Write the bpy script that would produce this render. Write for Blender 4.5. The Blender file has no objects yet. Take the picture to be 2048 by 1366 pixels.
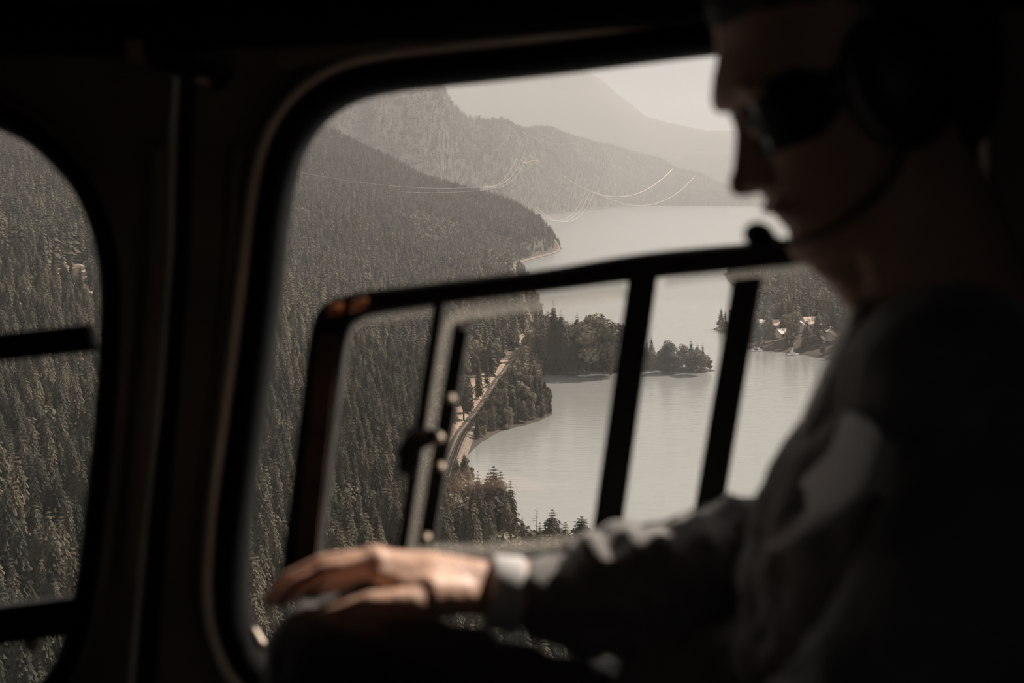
import bpy, bmesh, math, random
import numpy as np
from mathutils import Vector, Matrix, noise as mnoise
random.seed(7); RS = np.random.RandomState(11)
SC = bpy.context.scene
COL = SC.collection
# ------------------------------------------------------------------ camera
F = 50.0/36.0*2048.0
PIT = math.atan((683-380)/F)
CP, SP = math.cos(PIT), math.sin(PIT)
cam_d = bpy.data.cameras.new('camera'); cam = bpy.data.objects.new('camera', cam_d); COL.objects.link(cam)
cam_d.sensor_width = 36; cam_d.lens = 50; cam_d.clip_start = .02; cam_d.clip_end = 60000
cam_d.dof.use_dof = True; cam_d.dof.focus_distance = 900; cam_d.dof.aperture_fstop = 5.0
cam.rotation_euler = (math.pi/2-PIT, 0, 0)
SC.camera = cam
# ------------------------------------------------------------------ light
SUN_DIR = Vector((.58, .50, .62)).normalized()          # towards the sun
w = bpy.data.worlds.new('hazy_sky'); SC.world = w; w.use_nodes = True
nt = w.node_tree; nt.nodes.clear()
wo = nt.nodes.new('ShaderNodeOutputWorld'); bg = nt.nodes.new('ShaderNodeBackground')
tc = nt.nodes.new('ShaderNodeTexCoord'); dp = nt.nodes.new('ShaderNodeVectorMath'); dp.operation = 'DOT_PRODUCT'
dp.inputs[1].default_value = SUN_DIR
rp = nt.nodes.new('ShaderNodeValToRGB')
rp.color_ramp.elements[0].position = 0; rp.color_ramp.elements[0].color = (.42, .415, .41, 1)
rp.color_ramp.elements[1].position = 1; rp.color_ramp.elements[1].color = (.74, .72, .70, 1)
e = rp.color_ramp.elements.new(.6); e.color = (.52, .512, .503, 1)
nt.links.new(tc.outputs['Generated'], dp.inputs[0]); nt.links.new(dp.outputs['Value'], rp.inputs[0])
nt.links.new(rp.outputs[0], bg.inputs[0]); nt.links.new(bg.outputs[0], wo.inputs[0]); bg.inputs[1].default_value = 1.0
sd = bpy.data.lights.new('sun', 'SUN'); so = bpy.data.objects.new('sun', sd); COL.objects.link(so)
sd.energy = 7.0; sd.color = (1, .89, .79); sd.angle = math.radians(.6)
so.rotation_euler = SUN_DIR.to_track_quat('Z', 'Y').to_euler()
SC.view_settings.view_transform = 'Standard'; SC.view_settings.look = 'None'
SC.view_settings.gamma = 1; SC.view_settings.use_curve_mapping = False; SC.view_settings.exposure = 0.0
SC.cycles.max_bounces = 6; SC.cycles.diffuse_bounces = 3; SC.cycles.glossy_bounces = 3
SC.cycles.transparent_max_bounces = 12; SC.cycles.volume_bounces = 0; SC.cycles.use_denoising = True
SC.cycles.caustics_reflective = False; SC.cycles.caustics_refractive = False

# ------------------------------------------------------------------ helpers
def ray(u, v):
    x = (u-1024)/F; t = (683-v)/F
    return np.array([x, CP+t*SP, -SP+t*CP])
def P(u, v, Y):
    r = ray(u, v); return Vector(r*(Y/r[1]))
def PZ(u, v, z):
    r = ray(u, v); return Vector(r*(z/r[2]))
def tag(o, label=None, cat=None, group=None, kind=None):
    if label: o['label'] = label
    if cat: o['category'] = cat
    if group: o['group'] = group
    if kind: o['kind'] = kind
    return o
def link(name, me, m=None, parent=None, smooth=False):
    o = bpy.data.objects.new(name, me); COL.objects.link(o)
    if m: me.materials.append(m)
    if parent: o.parent = parent; o.matrix_parent_inverse = Matrix.Translation(-Vector(parent.location)) if parent.location.length > 0 else Matrix()
    if smooth: me.shade_smooth()
    return o
def empty(name, loc=(0, 0, 0)):
    o = bpy.data.objects.new(name, None); COL.objects.link(o); o.location = loc; o.empty_display_size = .1
    return o
def mesh(name, v, f):
    me = bpy.data.meshes.new(name); me.from_pydata([tuple(map(float, p)) for p in v], [], f); me.update(); return me
def mat(name, col, rough=.6, metal=0, spec=.5, noise_s=0, noise_a=.0, bump=0, bscale=50, rand=0):
    m = bpy.data.materials.new(name); m.use_nodes = True
    n = m.node_tree; b = n.nodes['Principled BSDF']
    b.inputs['Roughness'].default_value = rough; b.inputs['Metallic'].default_value = metal
    b.inputs['Specular IOR Level'].default_value = spec
    b.inputs['Base Color'].default_value = (*col, 1)
    last = None
    if noise_s:
        t = n.nodes.new('ShaderNodeTexCoord'); nz = n.nodes.new('ShaderNodeTexNoise'); nz.inputs['Scale'].default_value = noise_s
        nz.inputs['Detail'].default_value = 4
        n.links.new(t.outputs['Object'], nz.inputs['Vector'])
        mr = n.nodes.new('ShaderNodeMapRange'); mr.inputs[1].default_value = .3; mr.inputs[2].default_value = .7
        mr.inputs[3].default_value = 1-noise_a; mr.inputs[4].default_value = 1+noise_a
        n.links.new(nz.outputs['Fac'], mr.inputs[0]); last = mr.outputs[0]
    if rand:
        oi = n.nodes.new('ShaderNodeObjectInfo'); mr = n.nodes.new('ShaderNodeMapRange')
        mr.inputs[3].default_value = 1-rand; mr.inputs[4].default_value = 1+rand
        n.links.new(oi.outputs['Random'], mr.inputs[0])
        if last:
            mu = n.nodes.new('ShaderNodeMath'); mu.operation = 'MULTIPLY'; n.links.new(last, mu.inputs[0]); n.links.new(mr.outputs[0], mu.inputs[1]); last = mu.outputs[0]
        else: last = mr.outputs[0]
    if last:
        vm = n.nodes.new('ShaderNodeVectorMath'); vm.operation = 'SCALE'; vm.inputs[0].default_value = col
        n.links.new(last, vm.inputs['Scale']); n.links.new(vm.outputs[0], b.inputs['Base Color'])
    if bump:
        t = n.nodes.new('ShaderNodeTexCoord'); nz = n.nodes.new('ShaderNodeTexNoise'); nz.inputs['Scale'].default_value = bscale
        n.links.new(t.outputs['Object'], nz.inputs['Vector'])
        bm_ = n.nodes.new('ShaderNodeBump'); bm_.inputs['Strength'].default_value = bump; bm_.inputs['Distance'].default_value = .01
        n.links.new(nz.outputs['Fac'], bm_.inputs['Height']); n.links.new(bm_.outputs[0], b.inputs['Normal'])
    return m
def two_tone(m, colA, colB, scale=.01, rand=.3, lo=.35, hi=.65, detail=5, coord='Position'):
    """base colour wanders between two tones over the place, with a random step per tree"""
    n = m.node_tree; b = n.nodes['Principled BSDF']
    g = n.nodes.new('ShaderNodeNewGeometry'); nz = n.nodes.new('ShaderNodeTexNoise'); nz.inputs['Scale'].default_value = scale; nz.inputs['Detail'].default_value = detail
    oi = n.nodes.new('ShaderNodeObjectInfo')
    src = g.outputs['Position'] if coord == 'Position' else oi.outputs['Location']
    n.links.new(src, nz.inputs['Vector'])
    mr = n.nodes.new('ShaderNodeMapRange'); mr.inputs[1].default_value = lo; mr.inputs[2].default_value = hi
    n.links.new(nz.outputs['Fac'], mr.inputs[0])
    mx = n.nodes.new('ShaderNodeMix'); mx.data_type = 'RGBA'
    mx.inputs[6].default_value = (*colA, 1); mx.inputs[7].default_value = (*colB, 1)
    if rand:
        a = n.nodes.new('ShaderNodeMath'); a.operation = 'MULTIPLY_ADD'; a.inputs[1].default_value = 1.6; a.inputs[2].default_value = -.8
        n.links.new(oi.outputs['Random'], a.inputs[0])
        s = n.nodes.new('ShaderNodeMath'); s.operation = 'ADD'; s.use_clamp = True
        n.links.new(mr.outputs[0], s.inputs[0]); n.links.new(a.outputs[0], s.inputs[1]); n.links.new(s.outputs[0], mx.inputs[0])
    else: n.links.new(mr.outputs[0], mx.inputs[0])
    n.links.new(mx.outputs[2], b.inputs['Base Color'])
    return m
def catmull(pts, n, closed=True):
    pts = np.array(pts, float); k = len(pts); out = []
    rng = range(k) if closed else range(k-1)
    for i in rng:
        p0 = pts[(i-1) % k] if closed or i > 0 else pts[0]; p1 = pts[i]; p2 = pts[(i+1) % k]
        p3 = pts[(i+2) % k] if closed or i+2 < k else pts[-1]
        for t in np.linspace(0, 1, 12, endpoint=False):
            out.append(.5*((2*p1)+(-p0+p2)*t+(2*p0-5*p1+4*p2-p3)*t*t+(-p0+3*p1-3*p2+p3)*t**3))
    if not closed: out.append(pts[-1])
    out = np.array(out)
    q = np.vstack([out, out[:1]]) if closed else out
    s = np.r_[0, np.cumsum(np.linalg.norm(np.diff(q, axis=0), axis=1))]
    t = np.linspace(0, s[-1], n, endpoint=not closed)
    return np.stack([np.interp(t, s, q[:, j]) for j in range(q.shape[1])], 1)
def loft(loops, closed=True, caps=False):
    n = len(loops[0]); v = [p for L in loops for p in L]; f = []
    for i in range(len(loops)-1):
        for j in range(n if closed else n-1):
            k = (j+1) % n
            f.append((i*n+j, i*n+k, (i+1)*n+k, (i+1)*n+j))
    if caps: f.append(tuple(range(n))[::-1]); f.append(tuple(range((len(loops)-1)*n, len(loops)*n)))
    return v, f
class Acc:
    def __init__(s): s.v = []; s.f = []
    def add(s, v, f):
        b = len(s.v); s.v += [tuple(map(float, p)) for p in v]; s.f += [tuple(i+b for i in q) for q in f]; return s
    def tube(s, pts, rad, side=None, seg=14, caps=True):
        """tapered tube; rad: number or (a,b) per point; a lies along 'side'"""
        pts = [Vector(p) for p in pts]; n = len(pts)
        rad = [(r, r) if not isinstance(r, (tuple, list)) else r for r in rad]
        P_, R_ = [], []
        def T(i):
            a = pts[max(i-1, 0)]; b = pts[min(i+1, n-1)]; return (b-a).normalized()
        if caps:
            for a in (80, 60, 40, 20):
                c, q = math.cos(math.radians(a)), math.sin(math.radians(a)); m = min(rad[0])
                P_.append((pts[0]-T(0)*m*q, T(0))); R_.append((rad[0][0]*c, rad[0][1]*c))
        for i in range(n): P_.append((pts[i], T(i))); R_.append(rad[i])
        if caps:
            for a in (20, 40, 60, 80):
                c, q = math.cos(math.radians(a)), math.sin(math.radians(a)); m = min(rad[-1])
                P_.append((pts[-1]+T(n-1)*m*q, T(n-1))); R_.append((rad[-1][0]*c, rad[-1][1]*c))
        ref = Vector(side) if side is not None else Vector((0, 1, 0))
        loops = []
        for (p, t), (a, b) in zip(P_, R_):
            r = ref-t*ref.dot(t)
            if r.length < 1e-4: r = Vector((1, 0, .3))-t*t.dot(Vector((1, 0, .3)))
            r.normalize(); q = t.cross(r)
            if side is None: ref = r
            loops.append([p+r*(a*math.cos(2*math.pi*k/seg))+q*(b*math.sin(2*math.pi*k/seg)) for k in range(seg)])
        return s.add(*loft(loops, True, True))
    def ball(s, c, r, seg=14, rot=None):
        c = Vector(c); r = r if isinstance(r, (tuple, list)) else (r, r, r)
        loops = []
        for i in range(1, seg):
            th = math.pi*i/seg
            L = []
            for k in range(seg*2):
                ph = math.pi*k/seg
                d = Vector((r[0]*math.sin(th)*math.cos(ph), r[1]*math.sin(th)*math.sin(ph), r[2]*math.cos(th)))
                if rot is not None: d = rot @ d
                L.append(c+d)
            loops.append(L)
        return s.add(*loft(loops, True, True))
    def box(s, c, h, R=None):
        c = Vector(c); v = []
        for dz in (-1, 1):
            for dx, dy in ((-1, -1), (1, -1), (1, 1), (-1, 1)):
                d = Vector((dx*h[0], dy*h[1], dz*h[2])); v.append(c+(R @ d if R is not None else d))
        return s.add(v, [(3, 2, 1, 0), (4, 5, 6, 7), (0, 1, 5, 4), (1, 2, 6, 5), (2, 3, 7, 6), (3, 0, 4, 7)])
    def mesh(s, name): return mesh(name, s.v, s.f)
    def obj(s, name, m, parent=None, smooth=False, bevel=0):
        me = s.mesh(name)
        o = link(name, me, m, parent, smooth)
        if bevel:
            b = o.modifiers.new('bevel', 'BEVEL'); b.width = bevel; b.segments = 3; b.limit_method = 'ANGLE'
        return o
def remesh(acc, name, voxel, m, parent=None, sm=4, disp=None):
    o = bpy.data.objects.new('tmp', acc.mesh('tmp')); COL.objects.link(o)
    r = o.modifiers.new('r', 'REMESH'); r.mode = 'VOXEL'; r.voxel_size = voxel
    s = o.modifiers.new('s', 'SMOOTH'); s.iterations = sm; s.factor = .5
    dg = bpy.context.evaluated_depsgraph_get()
    me = bpy.data.meshes.new_from_object(o.evaluated_get(dg), depsgraph=dg)
    bpy.data.objects.remove(o)
    me.name = name
    if disp:
        nv = len(me.vertices); co = np.empty(nv*3); no = np.empty(nv*3); me.vertices.foreach_get('co', co); me.vertices.foreach_get('normal', no)
        co = co.reshape(-1, 3); no = no.reshape(-1, 3); dd = np.array([disp(Vector(c)) for c in co]); me.vertices.foreach_set('co', (co+no*dd[:, None]).ravel()); me.update()
    return link(name, me, m, parent, True)

# ------------------------------------------------------------------ materials
M = {}
M['panel'] = mat('painted_metal_panel', (.21, .175, .14), .55, noise_s=6, noise_a=.25, bump=.15, bscale=90)
M['lining'] = mat('dark_lining', (.03, .026, .022), .8, noise_s=4, noise_a=.3)
M['rubber'] = mat('black_rubber', (.005, .005, .005), .8, spec=.1)
M['lip'] = mat('pale_lit_lip', (.95, .85, .76), .45, metal=.1, noise_s=9, noise_a=.2)  # near-white colour carries the light on the bevelled lip
M['frame'] = mat('black_frame', (.012, .010, .008), .5, spec=.3)
M['brown'] = mat('brown_edge', (.10, .06, .04), .5, noise_s=30, noise_a=.5)
M['metal'] = mat('screw_metal', (.50, .40, .31), .45, metal=.2)
M['worn'] = mat('lit_bronze', (.42, .27, .18), .6)
M['sun_orange'] = mat('sun_spot_orange', (.62, .2, .06), .45, metal=.3)
M['skin'] = mat('skin', (.80, .50, .37), .5, noise_s=40, noise_a=.08, bump=.2, bscale=120)
M['skin'].node_tree.nodes['Principled BSDF'].inputs['Subsurface Weight'].default_value = .12
M['skin'].node_tree.nodes['Principled BSDF'].inputs['Subsurface Radius'].default_value = (.012, .005, .003)
M['skin'].node_tree.nodes['Principled BSDF'].inputs['Subsurface Scale'].default_value = 1
M['suit'] = mat('charcoal_suit_cloth', (.28, .262, .248), .7, noise_s=160, noise_a=.15, bump=.3, bscale=400)
M['suit'].node_tree.nodes['Principled BSDF'].inputs['Sheen Weight'].default_value = .9
M['suit'].node_tree.nodes['Principled BSDF'].inputs['Sheen Roughness'].default_value = .35
M['trouser'] = mat('dark_trouser_cloth', (.14, .132, .125), .85, noise_s=160, noise_a=.15, bump=.3, bscale=400)
M['shirt'] = mat('white_shirt', (.75, .73, .72), .8)
M['hair'] = mat('dark_hair', (.012, .009, .006), .55, noise_s=60, noise_a=.4, bump=.6, bscale=200)
M['plastic'] = mat('black_plastic', (.01, .01, .01), .45)
M['foam'] = mat('black_foam', (.006, .006, .006), .95, bump=.6, bscale=900)
M['lens'] = mat('dark_green_lens', (.008, .012, .009), .12)
M['leather'] = mat('dark_leather', (.02, .018, .016), .5)

# ------------------------------------------------------------------ haze: humid air over the valley
hv = bpy.data.materials.new('valley_haze'); hv.use_nodes = True; n = hv.node_tree; n.nodes.clear()
ho = n.nodes.new('ShaderNodeOutputMaterial'); vs = n.nodes.new('ShaderNodeVolumeScatter')
vs.inputs['Color'].default_value = (.97, .95, .93, 1); vs.inputs['Density'].default_value = 1/9900.; vs.inputs['Anisotropy'].default_value = .15
n.links.new(vs.outputs[0], ho.inputs['Volume'])
hz = Acc().box((600, 7510, 400), (7500, 7500, 530)).obj('haze', hv); tag(hz, 'pale warm haze filling the valley', 'haze', kind='stuff')

# ------------------------------------------------------------------ landscape
LAKE = -100.0
def poly_px(pts): return np.array([[PZ(u, v, LAKE).x, PZ(u, v, LAKE).y] for u, v in pts])
def sdist(X, Y, poly):
    """signed distance to a polygon, positive inside (vectorised)"""
    X = np.asarray(X, float); Y = np.asarray(Y, float); d = np.full(X.shape, 1e18); ins = np.zeros(X.shape, bool)
    k = len(poly)
    for i in range(k):
        ax, ay = poly[i]; bx, by = poly[(i+1) % k]; ex, ey = bx-ax, by-ay
        t = np.clip(((X-ax)*ex+(Y-ay)*ey)/(ex*ex+ey*ey+1e-9), 0, 1)
        d = np.minimum(d, (X-ax-t*ex)**2+(Y-ay-t*ey)**2)
        c = (ay > Y) != (by > Y)
        with np.errstate(divide='ignore', invalid='ignore'): xx = ax+(Y-ay)*ex/(ey if abs(ey) > 1e-9 else 1e-9)
        ins ^= c & (X < xx)
    return np.where(ins, 1, -1)*np.sqrt(d)
def pline_dist(X, Y, pl):
    d = np.full(np.shape(X), 1e18)
    for (ax, ay), (bx, by) in zip(pl[:-1], pl[1:]):
        ex, ey = bx-ax, by-ay; t = np.clip(((X-ax)*ex+(Y-ay)*ey)/(ex*ex+ey*ey+1e-9), 0, 1)
        d = np.minimum(d, (X-ax-t*ex)**2+(Y-ay-t*ey)**2)
    return np.sqrt(d)
def vnoise(X, Y, s, seed=0):
    """cheap smooth value noise"""
    r = np.random.RandomState(seed).rand(256, 256); x = X/s; y = Y/s
    i = np.floor(x).astype(int); j = np.floor(y).astype(int); fx = x-i; fy = y-j
    fx = fx*fx*(3-2*fx); fy = fy*fy*(3-2*fy)
    g = lambda a, b: r[a % 256, b % 256]
    return (g(i, j)*(1-fx)+g(i+1, j)*fx)*(1-fy)+(g(i, j+1)*(1-fx)+g(i+1, j+1)*fx)*fy-.5
SHORE_A = poly_px([(2500, 1500), (1900, 1380), (1600, 1320), (1400, 1290), (1260, 1235), (1180, 1200), (1110, 1160), (1060, 1125), (1030, 1095), (1000, 1060), (965, 1020), (940, 975), (928, 950),
    (922, 930), (930, 912), (960, 885), (1000, 862), (1050, 850), (1080, 841), (1105, 828), (1104, 812), (1088, 790), (1080, 762), (1092, 746), (1130, 742),
    (1190, 742), (1240, 748), (1300, 739), (1340, 741), (1375, 745), (1425, 745), (1428, 741), (1400, 737), (1340, 733), (1290, 728), (1240, 722),
    (1180, 712), (1130, 692), (1100, 665), (1085, 640), (1075, 600), (1060, 560), (1042, 530), (1045, 519), (1085, 509), (1120, 500), (1124, 497), (1110, 493),
    (1060, 484), (1000, 472), (800, 455), (-700, 450), (-4200, 1500), (-3000, 3200)])
UK = [-500, 0, 300, 600, 750, 850, 950, 1000, 1050, 1085, 1125, 1500, 2600]
YK = np.log([150, 230, 330, 450, 650, 1000, 1400, 1800, 2150, 2350, 2550, 2800, 3300])
ZK = np.array([
 [-80, -72, -62, -52, -30, 10, 70, 150, 260, 330, 400, 480, 600],
 [-86, -80, -72, -64, -45, -16, 35, 95, 165, 205, 250, 300, 380],
 [-92, -88, -82, -76, -64, -42, 0, 45, 100, 132, 165, 205, 260],
 [-97, -95, -92, -90, -85, -74, -44, 0, 55, 88, 120, 140, 130],
 [-98, -97, -96, -95, -93, -87, -70, -40, 2, 28, 48, 58, 30],
 [-98, -98, -98, -98, -97, -95, -88, -64, -32, -12, 4, 4, -30],
 [-98, -98, -98, -98, -98, -97, -95, -84, -56, -36, -20, -30, -70],
 [-98, -98, -98, -98, -98, -98, -96, -90, -68, -48, -33, -45, -80],
 [-98, -98, -98, -98, -98, -98, -97, -94, -80, -60, -50, -62, -90],
 [-98, -98, -98, -98, -98, -98, -97, -96, -90, -72, -64, -75, -95],
 [-98]*13, [-98]*13, [-98]*13], float)
def groundA(X, Y):
    X = np.asarray(X, float); Y = np.asarray(Y, float)
    U = X/Y*F*CP+1024
    iu = np.clip(np.interp(U, UK, range(len(UK))), 0, len(UK)-1.001); iy = np.clip(np.interp(np.log(np.maximum(Y, 151)), YK, range(len(YK))), 0, len(YK)-1.001)
    a = iu.astype(int); b = iy.astype(int); fa = iu-a; fb = iy-b
    z = (ZK[a, b]*(1-fa)+ZK[a+1, b]*fa)*(1-fb)+(ZK[a, b+1]*(1-fa)+ZK[a+1, b+1]*fa)*fb
    h = z+100
    z = z+vnoise(X, Y, 130, 1)*np.clip(h, 0, 60)*.35+vnoise(X, Y, 45, 2)*np.clip(h, 0, 30)*.25
    d = sdist(X, Y, SHORE_A)
    lim = np.where(d > 0, np.where(Y > 2150, .4+1.5*d, .35+.22*np.minimum(d, 40)+.9*np.maximum(d-40, 0)), np.maximum(d*.3, -4))
    return LAKE+np.minimum(z-LAKE, lim)
def grid_mesh(name, us, ys, g):
    U, Y = np.meshgrid(us, ys); X = (U-1024)/(F*CP)*Y; Z = g(X, Y)
    v = np.stack([X, Y, Z], -1).reshape(-1, 3); nu = len(us)
    idx = np.arange(len(v)).reshape(len(ys), nu)
    f = np.stack([idx[:-1, :-1], idx[:-1, 1:], idx[1:, 1:], idx[1:, :-1]], -1).reshape(-1, 4)
    me = bpy.data.meshes.new(name); me.vertices.add(len(v)); me.vertices.foreach_set('co', v.ravel())
    me.loops.add(len(f)*4); me.loops.foreach_set('vertex_index', f.ravel().astype(np.int32))
    me.polygons.add(len(f)); me.polygons.foreach_set('loop_start', np.arange(0, len(f)*4, 4, dtype=np.int32))
    me.update(calc_edges=True); me.validate(); return me
M['soil'] = two_tone(mat('forest_floor', (.05, .04, .03), .95), (.030, .027, .019), (.085, .062, .043), .02, rand=0)
M['farsoil'] = two_tone(mat('far_forest_floor', (.05, .04, .03), .95), (.035, .031, .024), (.06, .052, .04), .006, rand=0)
M['sand'] = two_tone(mat('pale_gravel', (.4, .3, .22), .95), (.24, .17, .12), (.46, .345, .26), .25, rand=0)
o = link('hillside', grid_mesh('hillside', np.linspace(-450, 1900, 300), np.geomspace(150, 3300, 210), groundA), M['soil'], smooth=True)
tag(o, 'dark forest floor of the near shore and wooded hillside', kind='structure')

SHORE_B = poly_px([(-900, 431), (1060, 431), (1085, 430.5), (1130, 426), (1180, 421), (1205, 418), (1214, 413.5), (1300, 412), (1420, 412), (1540, 413.5), (1700, 415), (2500, 416), (2500, 400), (-900, 400)])
CU = [-800, 0, 500, 700, 850, 885, 905, 935, 1000, 1050, 1100, 1160, 1250, 1300, 1350, 1400, 1470, 1540, 1700, 2400]
CV = [-400, -300, -100, 40, 118, 166, 212, 240, 256, 262, 263, 283, 303, 317, 341, 355, 382, 400, 398, 395]
BU, BY = [500, 885, 1020, 1085, 1130, 1205, 1230, 1300, 1540], [3400, 3700, 4700, 5690, 6180, 7480, 8300, 8890, 8700]
CYU, CYD = [500, 885, 1085, 1300, 1500, 1800], [1400, 1600, 2200, 2000, 1300, 1000]
def groundB(X, Y):
    U = X/Y*F*CP+1024; vc = np.interp(U, CU, CV)
    ysh = np.interp(U, BU, BY)
    yc = ysh+np.interp(U, CYU, CYD)
    zc = (380-vc)/F*yc*1.0
    t = np.clip((Y-ysh)/(yc-ysh), 0, 1.6)
    up = np.sin(np.clip(t, 0, 1)*math.pi/2)**1.05
    fold = .5+vnoise(U*3., Y*.15, 120, 5)
    z = LAKE+(zc-LAKE)*up*(1-.22*fold*np.sin(np.clip(t, 0, 1)*math.pi))-np.clip(t-1, 0, 1)*500
    z += vnoise(X, Y, 420, 6)*110*np.sin(np.clip(t, 0, 1)*math.pi)+vnoise(X, Y, 150, 7)*35*np.sin(np.clip(t, 0, 1)*math.pi)
    return np.where(Y < ysh, LAKE-4, np.maximum(z, LAKE+1.2))
o = link('mountainside', grid_mesh('mountainside', np.linspace(-400, 2300, 420), np.geomspace(3350, 12500, 240), groundB), M['farsoil'], smooth=True)
tag(o, 'hazy forested mountainside rising beyond the lake', kind='structure')
def ridge(name, pts, Y, thick, label, seed):
    us = np.linspace(-300, 2400, 200); c = np.interp(us, [p[0] for p in pts], [p[1] for p in pts])
    rows = []
    for k, t in enumerate(np.linspace(0, 1, 10)):
        r = []
        for u, v in zip(us, c):
            zt = (380-v)/F*Y; z = LAKE+(zt-LAKE)*math.sin(t*math.pi/2)
            y = Y-thick*(1-t); x = (u-1024)/(F*CP)*y
            z += float(mnoise.noise(Vector((x/700, y/500, seed))))*90*(1-abs(2*t-1))+float(mnoise.noise(Vector((x/120, t*3, seed))))*9*t
            r.append((x, y, z))
        rows.append(r)
    rows.append([(x, y+600, LAKE-10) for x, y, z in rows[-1]])
    o = link(name, mesh(name, *loft(rows, False)), M['farsoil'], smooth=True); tag(o, label, kind='structure')
ridge('distant_peak', [(-300, -120), (700, 20), (1000, 70), (1130, 118), (1200, 165), (1290, 238), (1400, 262), (1480, 264), (1600, 300), (2400, 350)], 14300, 1500, 'faint far mountain slope almost lost in haze', 3.1)
ridge('distant_ridge', [(-300, 380), (1200, 372), (1300, 332), (1380, 304), (1470, 301), (1600, 320), (1800, 345), (2400, 360)], 13300, 600, 'faint low far ridge above the end of the lake', 9.4)

SHORE_R = poly_px([(1424, 659), (1450, 666), (1482, 690), (1500, 699), (1540, 702), (1590, 708), (1640, 716), (1700, 724), (1900, 742), (2500, 780), (2500, 478), (1700, 492), (1540, 512), (1448, 547), (1456, 560), (1490, 600), (1468, 640), (1440, 652)])
def groundR(X, Y):
    d = sdist(X, Y, SHORE_R); z = LAKE+np.where(d > 0, np.minimum(.5+.12*d, 7+d*.02), np.maximum(d*.3, -4))
    return z+vnoise(X, Y, 120, 9)*np.clip(d*.05, 0, 5)
o = link('far_bank', grid_mesh('far_bank', np.linspace(1380, 2500, 150), np.geomspace(700, 2900, 130), groundR), M['soil'], smooth=True)
tag(o, 'low wooded bank with cabins across the bay', kind='structure')
# lake
wm = mat('glacial_water', (.335, .345, .33), .16, spec=.6); n = wm.node_tree
g = n.nodes.new('ShaderNodeNewGeometry'); mp = n.nodes.new('ShaderNodeMapping'); mp.inputs['Scale'].default_value = (.25, .9, 1)
nz = n.nodes.new('ShaderNodeTexNoise'); nz.inputs['Scale'].default_value = .5; nz.inputs['Detail'].default_value = 3
bp = n.nodes.new('ShaderNodeBump'); bp.inputs['Strength'].default_value = .35; bp.inputs['Distance'].default_value = .5
n.links.new(g.outputs['Position'], mp.inputs[0]); n.links.new(mp.outputs[0], nz.inputs['Vector']); n.links.new(nz.outputs['Fac'], bp.inputs['Height'])
n.links.new(bp.outputs[0], n.nodes['Principled BSDF'].inputs['Normal'])
o = link('lake', mesh('lake', [(-5500, 100, LAKE), (9000, 100, LAKE), (9000, 14900, LAKE), (-5500, 14900, LAKE)], [(0, 1, 2, 3)]), wm)
tag(o, 'calm milky pale lake', kind='structure')

# railway on the shore
RAIL = [(880, 1010), (893, 960), (903, 925), (913, 898), (927, 868), (944, 846), (962, 822), (985, 788), (1010, 750), (1034, 716), (1052, 690), (1061, 668), (1061, 650), (1054, 632), (1046, 610), (1040, 585), (1030, 560), (1028, 540), (1036, 524), (1062, 515), (1090, 508), (1112, 501), (1113, 497.5), (1090, 494)]
rp_ = catmull([tuple(PZ(u, v, LAKE+2.2))[:2] for u, v in RAIL], 500, False)
def strip(path, offs, zoff, prof=None):
    tn = np.gradient(path, axis=0); tn /= np.linalg.norm(tn, axis=1)[:, None]; nr = np.stack([-tn[:, 1], tn[:, 0]], 1)
    loops = []
    for o_, dz in offs:
        q = path+nr*o_; loops.append([(x, y, z+dz) for (x, y), z in zip(q, zoff)])
    return loft(loops, False)
zr = np.maximum(groundA(rp_[:, 0], rp_[:, 1])+.6, LAKE+2.0); zr = np.convolve(np.pad(zr, 8, 'edge'), np.ones(17)/17, 'valid')
rw = empty('railway', (float(rp_[0, 0]), float(rp_[0, 1]), float(zr[0]))); tag(rw, 'single track railway curving along the wooded shore on pale ballast', 'railway')
M['ballast'] = two_tone(mat('ballast', (.2, .16, .13), .95), (.15, .115, .09), (.26, .2, .155), .6, rand=0)
link('ballast_bed', mesh('ballast_bed', *strip(rp_, [(-4.5, -1.4), (-2.2, 0), (2.2, 0), (4.5, -1.4)], zr)), M['ballast'], rw)
M['rail'] = mat('rail_steel', (.30, .26, .23), .35, metal=.8); M['tie'] = mat('timber_sleeper', (.05, .04, .032), .9)
for s_ in (-.72, .72):
    link('rail', mesh('rail', *strip(rp_, [(s_-.09, .12), (s_-.09, .36), (s_+.09, .36), (s_+.09, .12)], zr)), M['rail'], rw)
ac = Acc(); S = np.r_[0, np.cumsum(np.linalg.norm(np.diff(rp_, axis=0), axis=1))]
for s_ in np.arange(0, min(S[-1], 900), 1.0):
    x = np.interp(s_, S, rp_[:, 0]); y = np.interp(s_, S, rp_[:, 1]); z = np.interp(s_, S, zr)
    x2 = np.interp(s_+.5, S, rp_[:, 0]); y2 = np.interp(s_+.5, S, rp_[:, 1]); a = math.atan2(y2-y, x2-x)
    ac.box((x, y, z+.08), (.14, 1.3, .08), Matrix.Rotation(a, 3, 'Z'))
tag(ac.obj('sleeper', M['tie'], rw), kind='stuff')
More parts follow.
